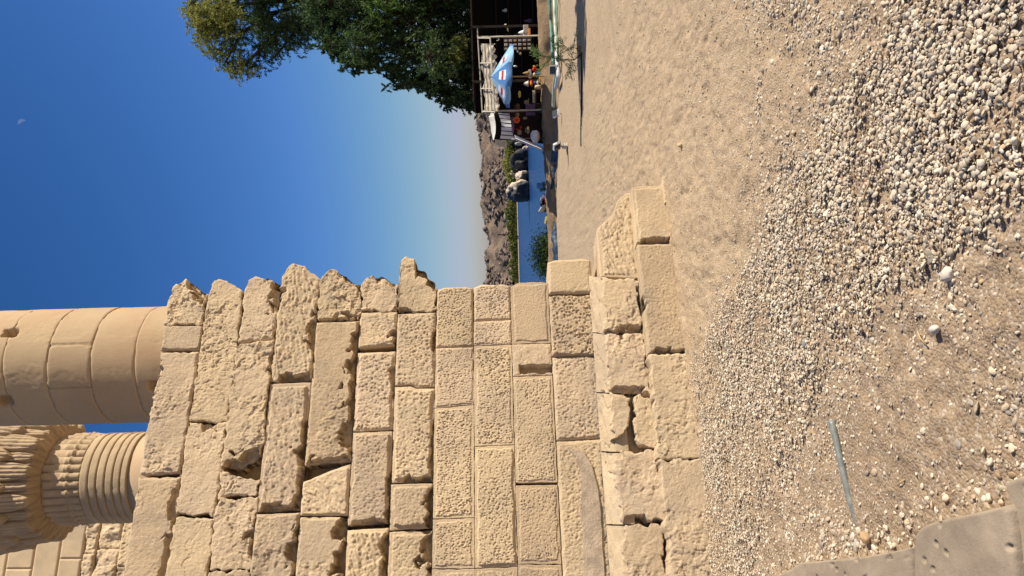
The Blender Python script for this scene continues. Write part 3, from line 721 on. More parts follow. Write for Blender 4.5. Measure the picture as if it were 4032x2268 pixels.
# footing: sloped ledge stones, then the two stepped footing courses
def ledge():
    for (y0, y1, sd) in ((1088, 1312, 1), (1314, 1546, 2), (1549, 1778, 3), (1782, 2065, 4), (2069, END, 5), (END + 3, 3895, 6)):
        yy = np.linspace(y0 + 1, y1 - 1, min(150, max(20, int((y1 - y0) / 4))))
        sb, zb = to_wall(jline(2352, yy), yy, KM); sf, zf = to_wall(jline(2408, yy), yy, KF1)
        t = np.linspace(0, 1, 24)[:, None]
        s = sb + (sf - sb) * t; z = zb + (zf - zb) * t ** 1.3; k = KM - .03 + (KF1 + .02 - KM + .03) * t
        nz = fbm(s * 7, t * 5 + sd, seed=60 + sd, octv=4); e = sstep(0, .12, t) * sstep(1, .9, t)
        z = z + .014 * nz * e - .012 * sstep(.85, 1, t) - .02 * (np.abs(fbm(s * 3, t * 2, seed=70 + sd, octv=2)) < .06) * e
        P = from_wall(s, z, np.broadcast_to(k, s.shape) + .006 * nz)
        dn = from_wall(s[-1], z[-1] - .12, k[-1] * np.ones(s.shape[1]) + .02)
        P = np.concatenate([P, dn[None]], 0)
        link_mesh('ledge_stone', P, grid_faces(P.shape[0], P.shape[1])[:, ::-1], M['stone'], ruin)
ledge()
def F1(yr, yl, **kw): return block(2404, 2571, yr, yl, k=KF1, name='footing_block', **kw)
def F2(yr, yl, **kw): return block(2573, 2790, yr, yl, k=KF2, name='footing_block', **kw)
FT = dict(crack=.022, style='rough', rough=.011, boss=.012, rnd=.008, gap=.004, mw=.006, wob=.024)
F1([(0, 905), (.25, 868), (.45, 845), (.62, 790), (.85, 760), (1, 757)], [(0, 1090), (1, 1098)], style='diag', pit=.014, rough=.007, boss=.012, rnd=.010, gap=.004, mw=.035, ang=.35)
F1([(0, 1098), (1, 1106)], [(0, 1306), (1, 1308)], **{**FT, 'boss': .02}, bites=[('B', .1, 1, .03, .05), ('L', .3, 1, .035, .05)])
F1([(0, 1316), (1, 1318)], [(0, 1535), (.5, 1546), (1, 1552)], **FT, bites=[('L', .1, .9, .04, .04), ('R', .35, .5, .05, .03), ('B', .05, .6, .02, .04)])
block(2404, 2478, [(0, 1549), (.5, 1556), (1, 1566)], [(0, 1738), (.5, 1722), (1, 1672)], k=KF1, name='footing_block', **FT)
block(2494, 2571, [(0, 1560), (1, 1560)], [(0, 1745), (.4, 1768), (1, 1768)], k=KF1, name='footing_block', **FT)
F1([(0, 1776), (1, 1773)], [(0, 2052), (1, 2058)], **FT, bites=[('L', .1, 1, .03, .05), ('T', 0, .12, .05, .08)])
F1([(0, 2062), (1, 2066)], END, **FT, bites=[('B', .05, .5, .035, .06), ('T', 0, .1, .04, .07)])
F2([(0, 742), (.15, 733), (1, 728)], [(0, 955), (1, 950)], style='rough', rough=.007, boss=.012, rnd=.010, gap=.004, mw=.03, pit=.01, bites=[('L', .1, .95, .035, .06), ('O', .36, .45, (.012, .5), 0)])
F2([(0, 962), (1, 958)], [(0, 1392), (1, 1380)], style='pit', pit=.008, rough=.009, boss=.014, rnd=.010, gap=.004, mw=.012, m='stone_grey', bites=[('T', .48, .6, .045, .14), ('L', .1, 1, .03, .05)])
F2([(0, 1397), (1, 1386)], [(0, 1808), (1, 1800)], style='rough', rough=.007, boss=.012, rnd=.010, gap=.003, mw=.006, wob=.02)
F2([(0, 1812), (1, 1804)], END, style='rough', rough=.008, boss=.012, rnd=.010, gap=.003, mw=.006, wob=.02)
# a low worn stump of stone under the end of the footing
block(2716, 2800, [(0, 705), (.3, 716), (1, 730)], [(0, 800), (1, 790)], k=-.05, style='rough', rough=.006, boss=.004, rnd=.010, mw=.01, name='footing_block')

# the wall runs on to the left, out of the picture
for c_ in range(1, 12):
    cuts = [END, END + 420 + 90 * (c_ % 3), 3900]
    for ya, yb in zip(cuts[:-1], cuts[1:]):
        B(c_, ya + 3, yb, style='rough' if c_ < 7 else 'pit', rough=.009, boss=.012, rnd=.006, gap=.0035, mw=.012, step=.014)
for fn in (F1, F2):
    for ya, yb in ((END, 3230), (3230, 3900)): fn(ya + 3, yb, **{**FT, 'step': .014})
# rubble core behind the face stones
def core():
    yr = np.array([1235, 1225, 1215, 1215, 1205, 1200, 1175, 1175, 1175, 1175, 1175, 1175.])
    m = MB(); sl, _ = to_wall(np.array([1800.]), np.array([3890.]), KM)
    for i in range(11):
        s0, z0 = to_wall(np.array([jline(J[i], 1600)]), np.array([1600.]), KM); s1, z1 = to_wall(np.array([jline(J[i + 1], 1600)]), np.array([1600.]), KM)
        sr, _ = to_wall(np.array([jline(J[i], yr[i])]), np.array([yr[i]]), KM)
        zt, zb = z0[0] - .008, z1[0] - .004
        kf = KM + (.24 if i < 7 else .10)
        c = from_wall((sl[0] + sr[0]) / 2, (zt + zb) / 2, (kf + KM + .85) / 2)
        m.box(c, (sr[0] - sl[0], KM + .85 - kf, zt - zb - (0 if i else .04)), (WD, WN, (0, 0, 1)))
    z11 = zb
    sr, _ = to_wall(np.array([2480.]), np.array([960.]), KF1)
    m.box(from_wall((sl[0] + sr[0]) / 2, z11 / 2 - .06, (KF1 + .14 + KM + .85) / 2), (sr[0] - sl[0], KM + .71 - KF1, z11 - .0), (WD, WN, (0, 0, 1)))
    m.build('rubble_core', M['mortar'], ruin)
core()

# ================================================================== COLUMNS AND MASONRY BEHIND
def lathe_grid(cx, cy, z0, z1, rf, nth=220, nz=40, th0=-math.pi * 1.15, th1=math.pi * .15):
    th = np.linspace(0, 2 * math.pi, nth + 1); z = np.linspace(z0, z1, nz)
    T, Z = np.meshgrid(th, z); R = rf(T, Z)
    return np.stack([cx + R * np.cos(T), cy + R * np.sin(T), Z], -1), T, Z
def solid_of_rev(name, cx, cy, z0, z1, rf, m, parent, nth=220, nz=40):
    P, T, Z = lathe_grid(cx, cy, z0, z1, rf, nth, nz)
    n = nth + 1; V = P.reshape(-1, 3); F = grid_faces(nz, n)
    V = np.concatenate([V, [[cx, cy, z0], [cx, cy, z1]]]); a, b = len(V) - 2, len(V) - 1
    i = np.arange(n - 1)
    c0 = np.stack([np.full(n - 1, a), i + 1, i, i], -1); c1 = np.stack([np.full(n - 1, b), (nz - 1) * n + i, (nz - 1) * n + i + 1, (nz - 1) * n + i + 1], -1)
    FF = F.tolist() + [tuple(r[:3]) for r in c0] + [tuple(r[:3]) for r in c1]
    return link_mesh(name, V, FF, m, parent)
C1Y = 9.1
c1 = at(330., 1441., C1Y); R1 = 0.5 * 452 * px(C1Y) * 1.0
def zat(x, Y, y=1441.): return float(at(float(x), float(y), Y)[2])
col1 = empty('tall_column', (c1[0], C1Y, 0))
tag(col1, 'tall plain round sandstone column standing behind the ruined wall', 'column')
joints = [-420, -250, -90, 20, 160, 320, 478, 640, 800, 960, 1120, 1280, 1440, 1600, 1760, 1920, 2080, 2240, 2400, 2560]
zs = [zat(x, C1Y) for x in joints]
holes = [(380, 1300, .032, .12), (18, 1306, .07, .12), (16, 1583, .075, .12), (622, 1520, .07, .10), (70, 1236, .03, .05), (440, 1290, .02, .03)]
hw = [(at(float(h[0]), float(h[1]), C1Y - R1 * .9), h[2], h[3]) for h in holes]
for i in range(len(zs) - 1):
    za, zb = max(zs[i + 1], 0), zs[i]
    if zb < 0.02: continue
    def rf(T, Z, za=za, zb=zb, i=i):
        tp = 1.0 + .012 * (6 - Z) / 6
        e = np.minimum(Z - za, zb - Z)
        R = R1 * tp * (1 + 0.002 * fbm(T * 3, Z * 4, seed=90 + i, octv=3)) + .004 * vnoise(np.full_like(Z, i * 3.3), Z * 0, seed=4)
        R = R - .011 * sstep(-.1, .5, fbm(T * 5, Z * 0 + i * 3.7, seed=91, octv=3) + .25) * sstep(.010, 0, e)
        R = R - .004 * sstep(.3, .8, fbm(T * 2.2, Z * 2.4, seed=92, octv=4)) - .004 * pits(T * R1, Z, .6, 93, .05, .03) * sstep(0, .5, fbm(T * 3, Z * 3, seed=94, octv=2))
        wv_ = .010 * fbm(T * 9, Z * 9, seed=96, octv=2)
        ti0, ti1 = [math.atan2(q[1] - C1Y, q[0] - c1[0]) % (2 * math.pi) for q in (at(400., 1520., C1Y - R1 * .9), at(400., 1355., C1Y - R1 * .9))]
        if i == 5: R = R - .016 * (sstep(.012, 0, np.abs(T - ti0 + wv_) * R1) + sstep(.014, 0, np.abs(T - ti1 + 3 * wv_) * R1))
        x, y = c1[0] + R * np.cos(T), C1Y + R * np.sin(T)
        for (p, r, dp) in hw:
            d = np.maximum(np.hypot(x - p[0], (y - p[1]) * .4), np.abs(Z - p[2]) * .8) + .012 * fbm(T * 20, Z * 12, seed=95, octv=2)
            R = R - dp * sstep(r, r * .6, d)
        return R
    solid_of_rev('column_drum', c1[0], C1Y, za, zb, rf, M['column'], col1, nth=320, nz=24 if zb > 4 else 5)

C2Y = 12.6
c2 = at(480., 1879., C2Y); R2 = 0.5 * 333 * px(C2Y)
def z2(x): return float(at(float(x), 1879., C2Y)[2])
col2 = empty('carved_column', (c2[0], C2Y, 0))
tag(col2, 'ringed sandstone column with a carved leafy capital beside the taller plain column', 'column')
solid_of_rev('shaft', c2[0], C2Y, 0, z2(583), lambda T, Z: R2 * (1 + .02 * (z2(583) - Z) / 6) + 0 * T, M['column'], col2, nth=90, nz=20)
edges = [405, 438, 469, 500, 530, 558, 583]
for a, b in zip(edges[:-1], edges[1:]):
    zt, zb = z2(a), z2(b)
    solid_of_rev('ring_band', c2[0], C2Y, zb, zt, lambda T, Z, zt=zt, zb=zb: R2 * 1.02 + .02 * np.sqrt(np.clip(1 - (2 * (Z - zb) / (zt - zb) - 1) ** 6, 0, 1)) - .012 * (Z - zb) / (zt - zb) + .004 * fbm(T * 8, Z * 5, seed=97, octv=2), M['capital'], col2, nth=120, nz=10)
# neck of bundled stems
nst = 34
def neck(T, Z):
    a, b = z2(405), z2(268)
    f = (Z - a) / (b - a); st = np.abs(np.cos(T * nst / 2)) ** .6
    dm = sstep(.1, .6, fbm(np.cos(T) * 2.5 + 3, f * 3 + np.sin(T), seed=99, octv=2) + .1)
    return R2 * (.99 + .05 * f) + .055 * (st - .5) * (1 - .75 * dm) - .015 * dm + .02 * sstep(.3, .32, f) * (f < .36)
solid_of_rev('stem_neck', c2[0], C2Y, z2(404), z2(266), neck, M['capital'], col2, nth=612, nz=30)
def petal(T, f, n, off, fc, fh, w0, lift, sharp=.7):
    ph = ((T * n / (2 * math.pi) + off) % 1.0) - .5
    q = np.clip(1 - ((f - fc) / fh) ** 2, 0, 1); w = w0 * q ** sharp
    t = np.clip(1 - (ph / np.maximum(w, 1e-4)) ** 2, 0, 1)
    return lift * np.where(q > 0, sstep(0, .25, t) * (.55 + .45 * np.sqrt(t)), 0)
def bell(T, Z):
    a, b = z2(266), z2(-160)
    f = (Z - a) / (b - a)
    base = R2 * (1.10 + .16 * sstep(0, .05, f) + .05 * f + .36 * f ** 1.7)
    stems = np.abs(np.cos(T * 26)) ** .6
    h = .05 * (stems - .5) * sstep(.36, .28, f)
    h = np.maximum(h, petal(T, f, 26, .5, .20, .20, .32, .08, .5))
    h = np.maximum(h, petal(T, f, 13, .0, .30, .30, .34, .12, .5))
    h = np.maximum(h, petal(T, f, 13, .5, .56, .34, .38, .17, .5))
    h = h + .03 * (np.abs(np.cos(T * 52)) ** .5 - .5) * sstep(.02, .06, f) * sstep(.8, .5, f)
    brk = sstep(.75, 1.0, fbm(np.cos(T) * 2.2 + 4, np.sin(T) * 2.2, f * 3, seed=103, octv=3))
    return base + h * (1 - .8 * brk) - .05 * brk + .012 * fbm(np.cos(T) * 9, np.sin(T) * 9, Z * 7, seed=101, octv=3)
solid_of_rev('capital', c2[0], C2Y, z2(266), z2(-160), bell, M['capital'], col2, nth=900, nz=96)
m = MB(); m.box((c2[0], C2Y, z2(-215)), (2.2, 2.2, (z2(-270) - z2(-160))), (WD, WN, (0, 0, 1)), bev=.04); m.build('abacus', M['capital'], col2)

def masonry(name, label, Y0, rows, k0=0.0):
    """rows: list of (x_top, x_bottom, [y joints], style) on a plane parallel to the ruined wall through depth Y0"""
    e = empty(name, (at(300., 2150., Y0)[0], Y0, 0)); tag(e, label, 'masonry')
    O = at(300., 2150., Y0)
    for ri, (xt, xb, ys, st) in enumerate(rows):
        for (ya, yb) in zip(ys[:-1], ys[1:]):
            nu, nv = max(8, int((yb - ya) / 3)), max(8, int((xb - xt) / 3))
            Yg, Xg = np.meshgrid(np.linspace(ya, yb, nu), np.linspace(xt, xb, nv))
            g = .16; Xs = Xg + g * (Yg - 2150) * -1.0
            d_ = ray(Xs, Yg); t = ((O - EYEV) @ WN) / (d_ @ WN); P = EYEV + d_ * t[..., None]
            s, z = (P - O) @ WD, P[..., 2]
            u, v = np.linspace(0, 1, nu)[None, :], np.linspace(0, 1, nv)[:, None]
            L_, H_ = abs(s[0, -1] - s[0, 0]), abs(z[-1, 0] - z[0, 0])
            d = np.minimum(np.minimum(u, 1 - u) * L_, np.minimum(v, 1 - v) * H_)
            h = -.03 * sstep(.035, 0, d)
            if st == 'rough': h = h + .05 * fbm(s * 3, z * 3, seed=120 + ri, octv=4) - .02 * pits(s, z, 1.2, 130 + ri, .09, .05)
            else: h = h + .006 * fbm(s * 2, z * 2, seed=125, octv=3)
            P = P + WN * h[..., None]
            V = P.reshape(-1, 3); idx = np.arange(nu * nv).reshape(nv, nu)
            ring = np.concatenate([idx[0, :], idx[1:, -1], idx[-1, -2::-1], idx[-2:0:-1, 0]])
            Bk = V[ring] - WN * .8; cur = len(V) + np.arange(len(ring))
            F = np.concatenate([grid_faces(nv, nu)[:, ::-1], np.stack([ring, np.roll(ring, -1), np.roll(cur, -1), cur], -1)])
            link_mesh('stone_block', np.concatenate([V, Bk]), F, M['stone'], e)
    return e
masonry('temple_masonry', 'pale dressed stone masonry seen below the carved capital', 17.0,
        [(-60, 33, [2062, 2300, 2600], 'smooth'), (35, 138, [2062, 2240, 2600], 'smooth'), (140, 238, [2062, 2330, 2600], 'smooth'), (240, 328, [2058, 2200, 2420, 2600], 'smooth'),
         (330, 378, [2040, 2180, 2600], 'rough'), (380, 470, [2020, 2160, 2600], 'rough'), (472, 560, [2020, 2230, 2600], 'rough'), (562, 680, [2030, 2300, 2600], 'rough')])
def architrave():
    e = empty('architrave_block', (c2[0], C2Y + 1, 0)); tag(e, 'rough sandstone beam block behind the top of the carved capital', 'architrave')
    O = at(50., 1800., C2Y + 1.3)
    for (out, sd) in (([(-80, 1690), (0, 1691), (45, 1700), (100, 1728), (102, 1830), (-80, 1842)], 1), ([(-80, 1844), (102, 1832), (125, 1990), (-80, 2010)], 2)):
        p = np.array(out, float); c = p.mean(0)
        d_ = ray(p[:, 0], p[:, 1]); t = ((O - EYEV) @ WN) / (d_ @ WN); Q = EYEV + d_ * t[:, None]
        # radial grid
        nr, na = 26, 120
        per = np.concatenate([Q[i] + (Q[(i + 1) % len(Q)] - Q[i]) * np.linspace(0, 1, na // len(Q), endpoint=False)[:, None] for i in range(len(Q))])
        cc = Q.mean(0); t = np.linspace(0.02, 1, nr)[:, None, None]
        P = cc + (per - cc)[None] * t
        s, z = (P - O) @ WD, P[..., 2]
        h = .04 * fbm(s * 4, z * 4, seed=140 + sd, octv=4) - .03 * pits(s, z, 1.0, 150 + sd, .1, .06) - .05 * sstep(.9, 1, t[..., 0])
        P = P + WN * h[..., None]
        P = np.concatenate([P, P[-1:] - WN * .9], 0); P = np.concatenate([P, P[:, :1]], 1)
        link_mesh('stone_block', P, grid_faces(P.shape[0], P.shape[1]), M['stone'], e)
architrave()

# ================================================================== FOREGROUND: SLABS, PIPE, GRAVEL
def slab(out, z, th, name, label, seed):
    p = np.array(out, float); pts = []
    for i in range(len(p)):
        a, b = p[i], p[(i + 1) % len(p)]; n = max(2, int(np.hypot(*(b - a)) / 6))
        pts += [a + (b - a) * t for t in np.linspace(0, 1, n, endpoint=False)]
    p = np.array(pts); Q = on_ground(p[:, 0], p[:, 1], z)
    nn = fbm(Q[:, 0] * 14, Q[:, 1] * 14, seed=seed, octv=3); c = Q.mean(0); Q = Q + (Q - c) * (.006 * nn)[:, None]
    rings = []
    for f, dz in [(q, 0) for q in np.linspace(0, .93, 34)] + [(.95, -.002), (.975, -.006), (.988, -.014), (.997, -.03), (1.0, -.05), (1.003, -th)]:
        P = c + (Q - c) * f; P[:, 2] = z + dz + (.0025 * fbm(P[:, 0] * 9, P[:, 1] * 9, seed=seed + 3, octv=3) if f < .985 else 0)
        pit = worley(P[:, 0] * 11, P[:, 1] * 11, seed + 9)
        if f < .97: P[:, 2] -= .018 * sstep(.16, .05, pit[0]) * (pit[1] > .55)
        rings.append(P)
    G = np.stack(rings); G = np.concatenate([G, G[:, :1]], 1)
    o = link_mesh(name, G, grid_faces(G.shape[0], G.shape[1]), M['slab'])
    tag(o, label, 'paving stone', 'worn stone slabs beside the gravel')
slab([(3050, 2268), (3117, 2236), (3146, 2214), (3255, 2204), (3372, 2194), (3480, 2176), (3583, 2153), (3586, 2268), (3584, 2420), (2960, 2420)], .10, .2, 'paving_slab', 'long worn stone slab end, nearest the pipe, edged by pale pebbles', 201)
slab([(3592, 2152), (3596, 2110), (3612, 2082), (3642, 2062), (3720, 2040), (3850, 2012), (3955, 1988), (3968, 2010), (3985, 2100), (4000, 2268), (4008, 2420), (3592, 2420)], .115, .2, 'paving_slab', 'large pitted stone slab with one rounded corner, middle of the three', 211)
slab([(3948, 1900), (4000, 1876), (4060, 1858), (4300, 1800), (4300, 2420), (4016, 2420), (4008, 2268), (3992, 2100), (3972, 1990)], .085, .2, 'paving_slab', 'rough lower stone slab at the very bottom of the ground in view', 221)

def pipe():
    a, b = on_ground(3286., 1655.), on_ground(3374., 2090.)
    d = (b - a) / np.linalg.norm(b - a); r = .0175
    pts, rr = [], []
    for t in np.linspace(0, 1.12, 30):
        p = a + (b - a) * t; p[2] = .016 - .018 * t - .016 * max(0, t - .6) ** 2 / .16; pts.append(p); rr.append(r)
    m = MB(); m.tube(pts, rr, 20)
    o = m.build('steel_pipe', M['steel'], smooth=True)
    tag(o, 'grey steel pipe half buried in the gravelly sand', 'pipe')
pipe()

def inpoly(x, y, poly):
    r = np.zeros(x.shape, bool); n = len(poly); j = n - 1
    for i in range(n):
        xi, yi = poly[i]; xj, yj = poly[j]
        c = ((yi > y) != (yj > y)) & (x < (xj - xi) * (y - yi) / (yj - yi + 1e-12) + xi); r ^= c; j = i
    return r
def ground_poly(pp): return [tuple(on_ground(float(a), float(b))[:2]) for a, b in pp]
DENSE = ground_poly([(2730, 1490), (2790, 1330), (2890, 1130), (2990, 930), (3110, 720), (3230, 500), (3390, 260), (3560, 0), (3760, -300), (4500, -500), (4500, 560), (4032, 800), (3800, 960), (3620, 1110),
                     (3450, 1270), (3300, 1400), (3220, 1540), (3180, 1700), (3130, 1850), (3040, 2010), (2960, 2200), (2930, 2400), (2815, 2400), (2770, 2000), (2748, 1700)])
EDGE = ground_poly([(3060, 2290), (3250, 2100), (3420, 2080), (3560, 2010), (3650, 1960), (3850, 1900), (3930, 1800), (4040, 1790), (4040, 1900), (3950, 2010), (3600, 2120), (3380, 2230), (3100, 2290)])
PAL = np.array([(.66, .56, .43), (.61, .51, .385), (.72, .63, .50), (.54, .455, .35), (.46, .39, .31), (.58, .45, .32), (.38, .33, .275), (.66, .58, .47), (.27, .235, .20), (.50, .35, .22)])
def gravel():
    C, S, Q = [], [], []
    def put(n, x0, x1, y0, y1, dens, smin, smax, pw):
        x = rng.uniform(x0, x1, n); y = rng.uniform(y0, y1, n)
        p = dens(x, y); k = rng.random(n) < p; x, y = x[k], y[k]
        s = smin + (smax - smin) * rng.random(len(x)) ** pw
        C.append(np.stack([x, y], -1)); S.append(s)
    wx = lambda x, y: x + .10 * fbm(x * 2.2, y * 2.2, seed=301, octv=3)
    wy = lambda x, y: y + .16 * fbm(x * 2.2, y * 2.2, seed=302, octv=3)
    def dense(x, y):
        i = inpoly(wx(x, y) + rng.normal(0, .10, x.shape), wy(x, y) + rng.normal(0, .16, x.shape), DENSE)
        c = fbm(x * 2.6, y * 2.6, seed=303, octv=3)
        return i * (.22 + .78 * sstep(-.45, .55, c))
    put(220000, -3.2, 2.2, 1.9, 7.6, dense, .0032, .0108, 1.9)
    put(5200, -3.2, 2.2, 1.9, 7.6, dense, .009, .0155, 2.4)
    def fringe(x, y):
        i = inpoly(wx(x, y) + rng.normal(0, .35, x.shape), wy(x, y) + rng.normal(0, .55, x.shape), DENSE)
        return i * .6
    put(70000, -3.2, 2.4, 1.9, 7.6, fringe, .003, .010, 2.0)
    put(15000, -3.2, 1.5, 1.9, 4.2, lambda x, y: inpoly(x + rng.normal(0, .05, x.shape), y + rng.normal(0, .05, x.shape), EDGE) * .95, .004, .017, 2.2)
    clump = lambda x, y: sstep(-.1, .75, fbm(x * 2.0, y * 2.0, seed=305, octv=4))
    put(60000, -3.0, 2.4, 1.9, 5.2, lambda x, y: .10 + .75 * clump(x, y), .002, .0075, 2.0)      # grit
    put(5200, -3.0, 2.4, 1.9, 5.2, lambda x, y: .1 + .75 * clump(x, y), .007, .017, 2.2)
    put(24000, -2.5, 5.5, 4.5, 11, lambda x, y: .08 + .8 * clump(x, y), .003, .010, 2.6)
    put(8000, -1, 9, 9, 21, lambda x, y: .15 + .6 * clump(x, y), .005, .016, 2.6)
    C = np.concatenate(C); S = np.concatenate(S)
    # keep clear of slabs and the wall footing
    d = (np.c_[C, np.zeros(len(C))] - WO) @ WN
    s_ = (np.c_[C, np.zeros(len(C))] - WO) @ WD
    ok = ~((d < .02 + S) & (s_ < 4.0))
    ok &= ~inpoly(C[:, 0], C[:, 1], ground_poly([(3080, 2268), (3146, 2218), (3583, 2157), (3600, 2100), (3650, 2066), (3960, 1992), (3955, 1905), (4300, 1800), (4400, 2500), (2960, 2500)]))
    C, S = C[ok], S[ok]; n = len(C)
    S = S * (1 + .28 * sstep(-.6, .9, C[:, 0]) * (C[:, 1] < 5))
    zg = ground_z(C[:, 0], C[:, 1]); isd = inpoly(C[:, 0], C[:, 1], DENSE)
    P = np.stack([C[:, 0], C[:, 1], zg + np.where(isd, rng.random(n) * .016, 0) + S * .18], -1)
    me = bpy.data.meshes.new('gravel'); me.vertices.add(n); me.vertices.foreach_set('co', P.astype(np.float32).ravel())
    rot = np.stack([rng.normal(0, .30, n), rng.normal(0, .30, n), rng.uniform(0, 2 * math.pi, n)], -1)
    sc = np.stack([S * rng.uniform(.9, 1.5, n), S * rng.uniform(.75, 1.1, n), S * rng.uniform(.30, .68, n)], -1)
    ti = np.where(rng.random(n) < .80, rng.choice([0, 1, 2, 3, 5, 7], n), rng.integers(0, len(PAL), n))
    col = PAL[ti] * rng.uniform(.64, 1.08, (n, 1)) * np.array([1.03, 1.0, .93]); small = (S < .0045)[:, None]
    col = np.where(small, col * .5 + np.array([.44, .32, .21]) * .5, col)
    for nm, ar in (('rot', rot), ('scl', sc), ('pcol', col)):
        at_ = me.attributes.new(nm, 'FLOAT_VECTOR', 'POINT'); at_.data.foreach_set('vector', ar.astype(np.float32).ravel())
    at_ = me.attributes.new('pick', 'INT', 'POINT'); at_.data.foreach_set('value', rng.integers(0, 12, n).astype(np.int32))
    o = bpy.data.objects.new('gravel', me); COL.objects.link(o)
    pc = bpy.data.collections.new('pebble_shapes')
    for k in range(12):
        V, F = ICO[2] if k < 4 else ICO[1]
        if k < 6: q = 1 + .16 * fbm(V[:, 0] * 1.3 + k * 7, V[:, 1] * 1.3, V[:, 2] * 1.3, seed=330 + k, octv=2)
        else: q = .95 + .22 * facet(V[:, 0] * 1.2 + k * 3 + V[:, 2] * .6, V[:, 1] * 1.2 + V[:, 2] * .8, 340 + k, 1.2, .9) + .1 * rng.standard_normal(len(V)).clip(-1, 1)
        V = V * q[:, None]; ms = bpy.data.meshes.new('pebble_shape'); ms.from_pydata(V.tolist(), [], F.tolist())
        ms.polygons.foreach_set('use_smooth', np.full(len(F), k < 9)); ms.materials.append(M['pebble_inst'])
        pc.objects.link(bpy.data.objects.new('pebble_shape', ms))
    ng = bpy.data.node_groups.new('scatter_pebbles', 'GeometryNodeTree')
    ng.interface.new_socket('Geometry', in_out='INPUT', socket_type='NodeSocketGeometry'); ng.interface.new_socket('Geometry', in_out='OUTPUT', socket_type='NodeSocketGeometry')
    N, L = ng.nodes, ng.links
    gi, go = N.new('NodeGroupInput'), N.new('NodeGroupOutput')
    ci = N.new('GeometryNodeCollectionInfo'); ci.inputs['Collection'].default_value = pc; ci.inputs['Separate Children'].default_value = True; ci.inputs['Reset Children'].default_value = True
    def na(name, ty):
        x = N.new('GeometryNodeInputNamedAttribute'); x.data_type = ty; x.inputs['Name'].default_value = name; return x.outputs['Attribute']
    ip = N.new('GeometryNodeInstanceOnPoints'); ip.inputs['Pick Instance'].default_value = True
    m2p = N.new('GeometryNodeMeshToPoints')
    e2r = N.new('FunctionNodeEulerToRotation')
    L.new(gi.outputs[0], m2p.inputs['Mesh']); L.new(m2p.outputs[0], ip.inputs['Points']); L.new(ci.outputs[0], ip.inputs['Instance'])
    L.new(na('pick', 'INT'), ip.inputs['Instance Index']); L.new(na('rot', 'FLOAT_VECTOR'), e2r.inputs[0]); L.new(e2r.outputs[0], ip.inputs['Rotation']); L.new(na('scl', 'FLOAT_VECTOR'), ip.inputs['Scale'])
    L.new(ip.outputs[0], go.inputs[0])
    md = o.modifiers.new('scatter', 'NODES'); md.node_group = ng
    me.materials.append(M['pebble_inst'])
    tag(o, 'loose pale river gravel and grit spread over the sand', 'gravel', kind='stuff')
gravel()
def stone(x, y, size, label, col, seed, name='loose_stone', z=0):
    p = on_ground(float(x), float(y)); V, F = ICO[2]
    n = 1 + .16 * fbm(V[:, 0] * 1.4 + seed, V[:, 1] * 1.4, V[:, 2] * 1.4, seed=seed, octv=3)
    P = V * n[:, None] * np.array(size) * .5; a = rot_axes(seed * 1.3); P = P @ a
    P = P + p + np.array([0, 0, size[2] * .32 + z])
    o = link_mesh(name, P, F, M['pebble'], col=np.tile(np.array(col), (len(P), 1)), loc=p)
    tag(o, label, 'stone')
stone(3418, 2115, (.062, .045, .045), 'rounded honey brown stone with a crack beside the buried pipe end', (.42, .28, .15), 3)
stone(3376, 2150, (.07, .022, .02), 'flat grey finger-shaped stone by the slab edge', (.40, .37, .31), 5)
stone(3180, 1352, (.06, .05, .036), 'grey pebble standing out on the fine gravel', (.30, .29, .25), 7)
stone(3745, 1080, (.062, .05, .04), 'large smooth pale pebble alone on the brown grit', (.62, .53, .42), 9)
stone(3690, 1298, (.058, .034, .035), 'long pale pebble lying tilted on brown grit', (.62, .54, .43), 11)
stone(2685, 572, (.055, .04, .05), 'small block of tan stone casting a shadow on open sand', (.50, .36, .21), 13)

for k, (x, y, a_, l_) in enumerate(((3295, 140, .3, .11), (3300, 520, 1.1, .09), (3420, 760, -.6, .10), (2990, 1500, 1.9, .12), (3640, 1330, .9, .08), (3560, 1900, 2.2, .07))):
    p = on_ground(float(x), float(y)); dv = np.array([math.cos(a_), math.sin(a_), 0]) * l_ / 2
    mb = MB(); mb.tube([p - dv + [0, 0, .012], p + [0, 0, .017], p + dv + [0, 0, .011]], [.0028, .0034, .0024], 6)
    tag(mb.build('straw_stalk', M['straw'], smooth=True), 'dry straw stalk ' + ('at the far thin edge of the gravel', 'on sand just beyond the pebble edge', 'among large pebbles in mid gravel', 'on fine gravel near the wall footing', 'beside pale pebbles on the brown grit', 'on brown grit near the paving slabs')[k], 'straw', 'straw stalks on the gravel')

# ================================================================== TERRACE EDGE: HOSES, LAMPS, SAPLING
def cable(name, pts, r, m, label, cat, seed=0, wig=.02, n=8, zoff=0):
    P = np.array([on_ground(float(a), float(b)) for a, b in pts]); t = np.linspace(0, len(P) - 1, 70)
    Q = np.stack([np.interp(t, np.arange(len(P)), P[:, k]) for k in range(3)], -1)
    Q[:, 1] += wig * fbm(t * 1.7, t * 0 + seed, seed=seed, octv=3); Q[:, 2] = r * .7 + zoff + .02 * np.abs(fbm(t * 1.3, t * 0, seed=seed + 1, octv=2)) * (zoff > 0)
    mb = MB(); mb.tube(Q, r, n); o = mb.build(name, m, smooth=True); tag(o, label, cat); return o
cable('hose', [(2197, -60), (2203, 60), (2208, 150), (2212, 230), (2200, 330), (2196, 420)], .055, M['hose_white'], 'thick pale green hose lying along the terrace edge', 'hose', 401, .10, zoff=.08)
cable('hose', [(2188, -60), (2194, 80), (2204, 190), (2206, 260)], .05, M['green_plastic'], 'dark green net-wrapped hose on top of the pale hose', 'hose', 402, .16, zoff=.16)
cable('hose', [(2200, -60), (2212, 90), (2214, 200), (2210, 250)], .022, M['green_plastic'], 'thin green cord lying in front of the pale hose', 'hose', 412, .2, zoff=.1)
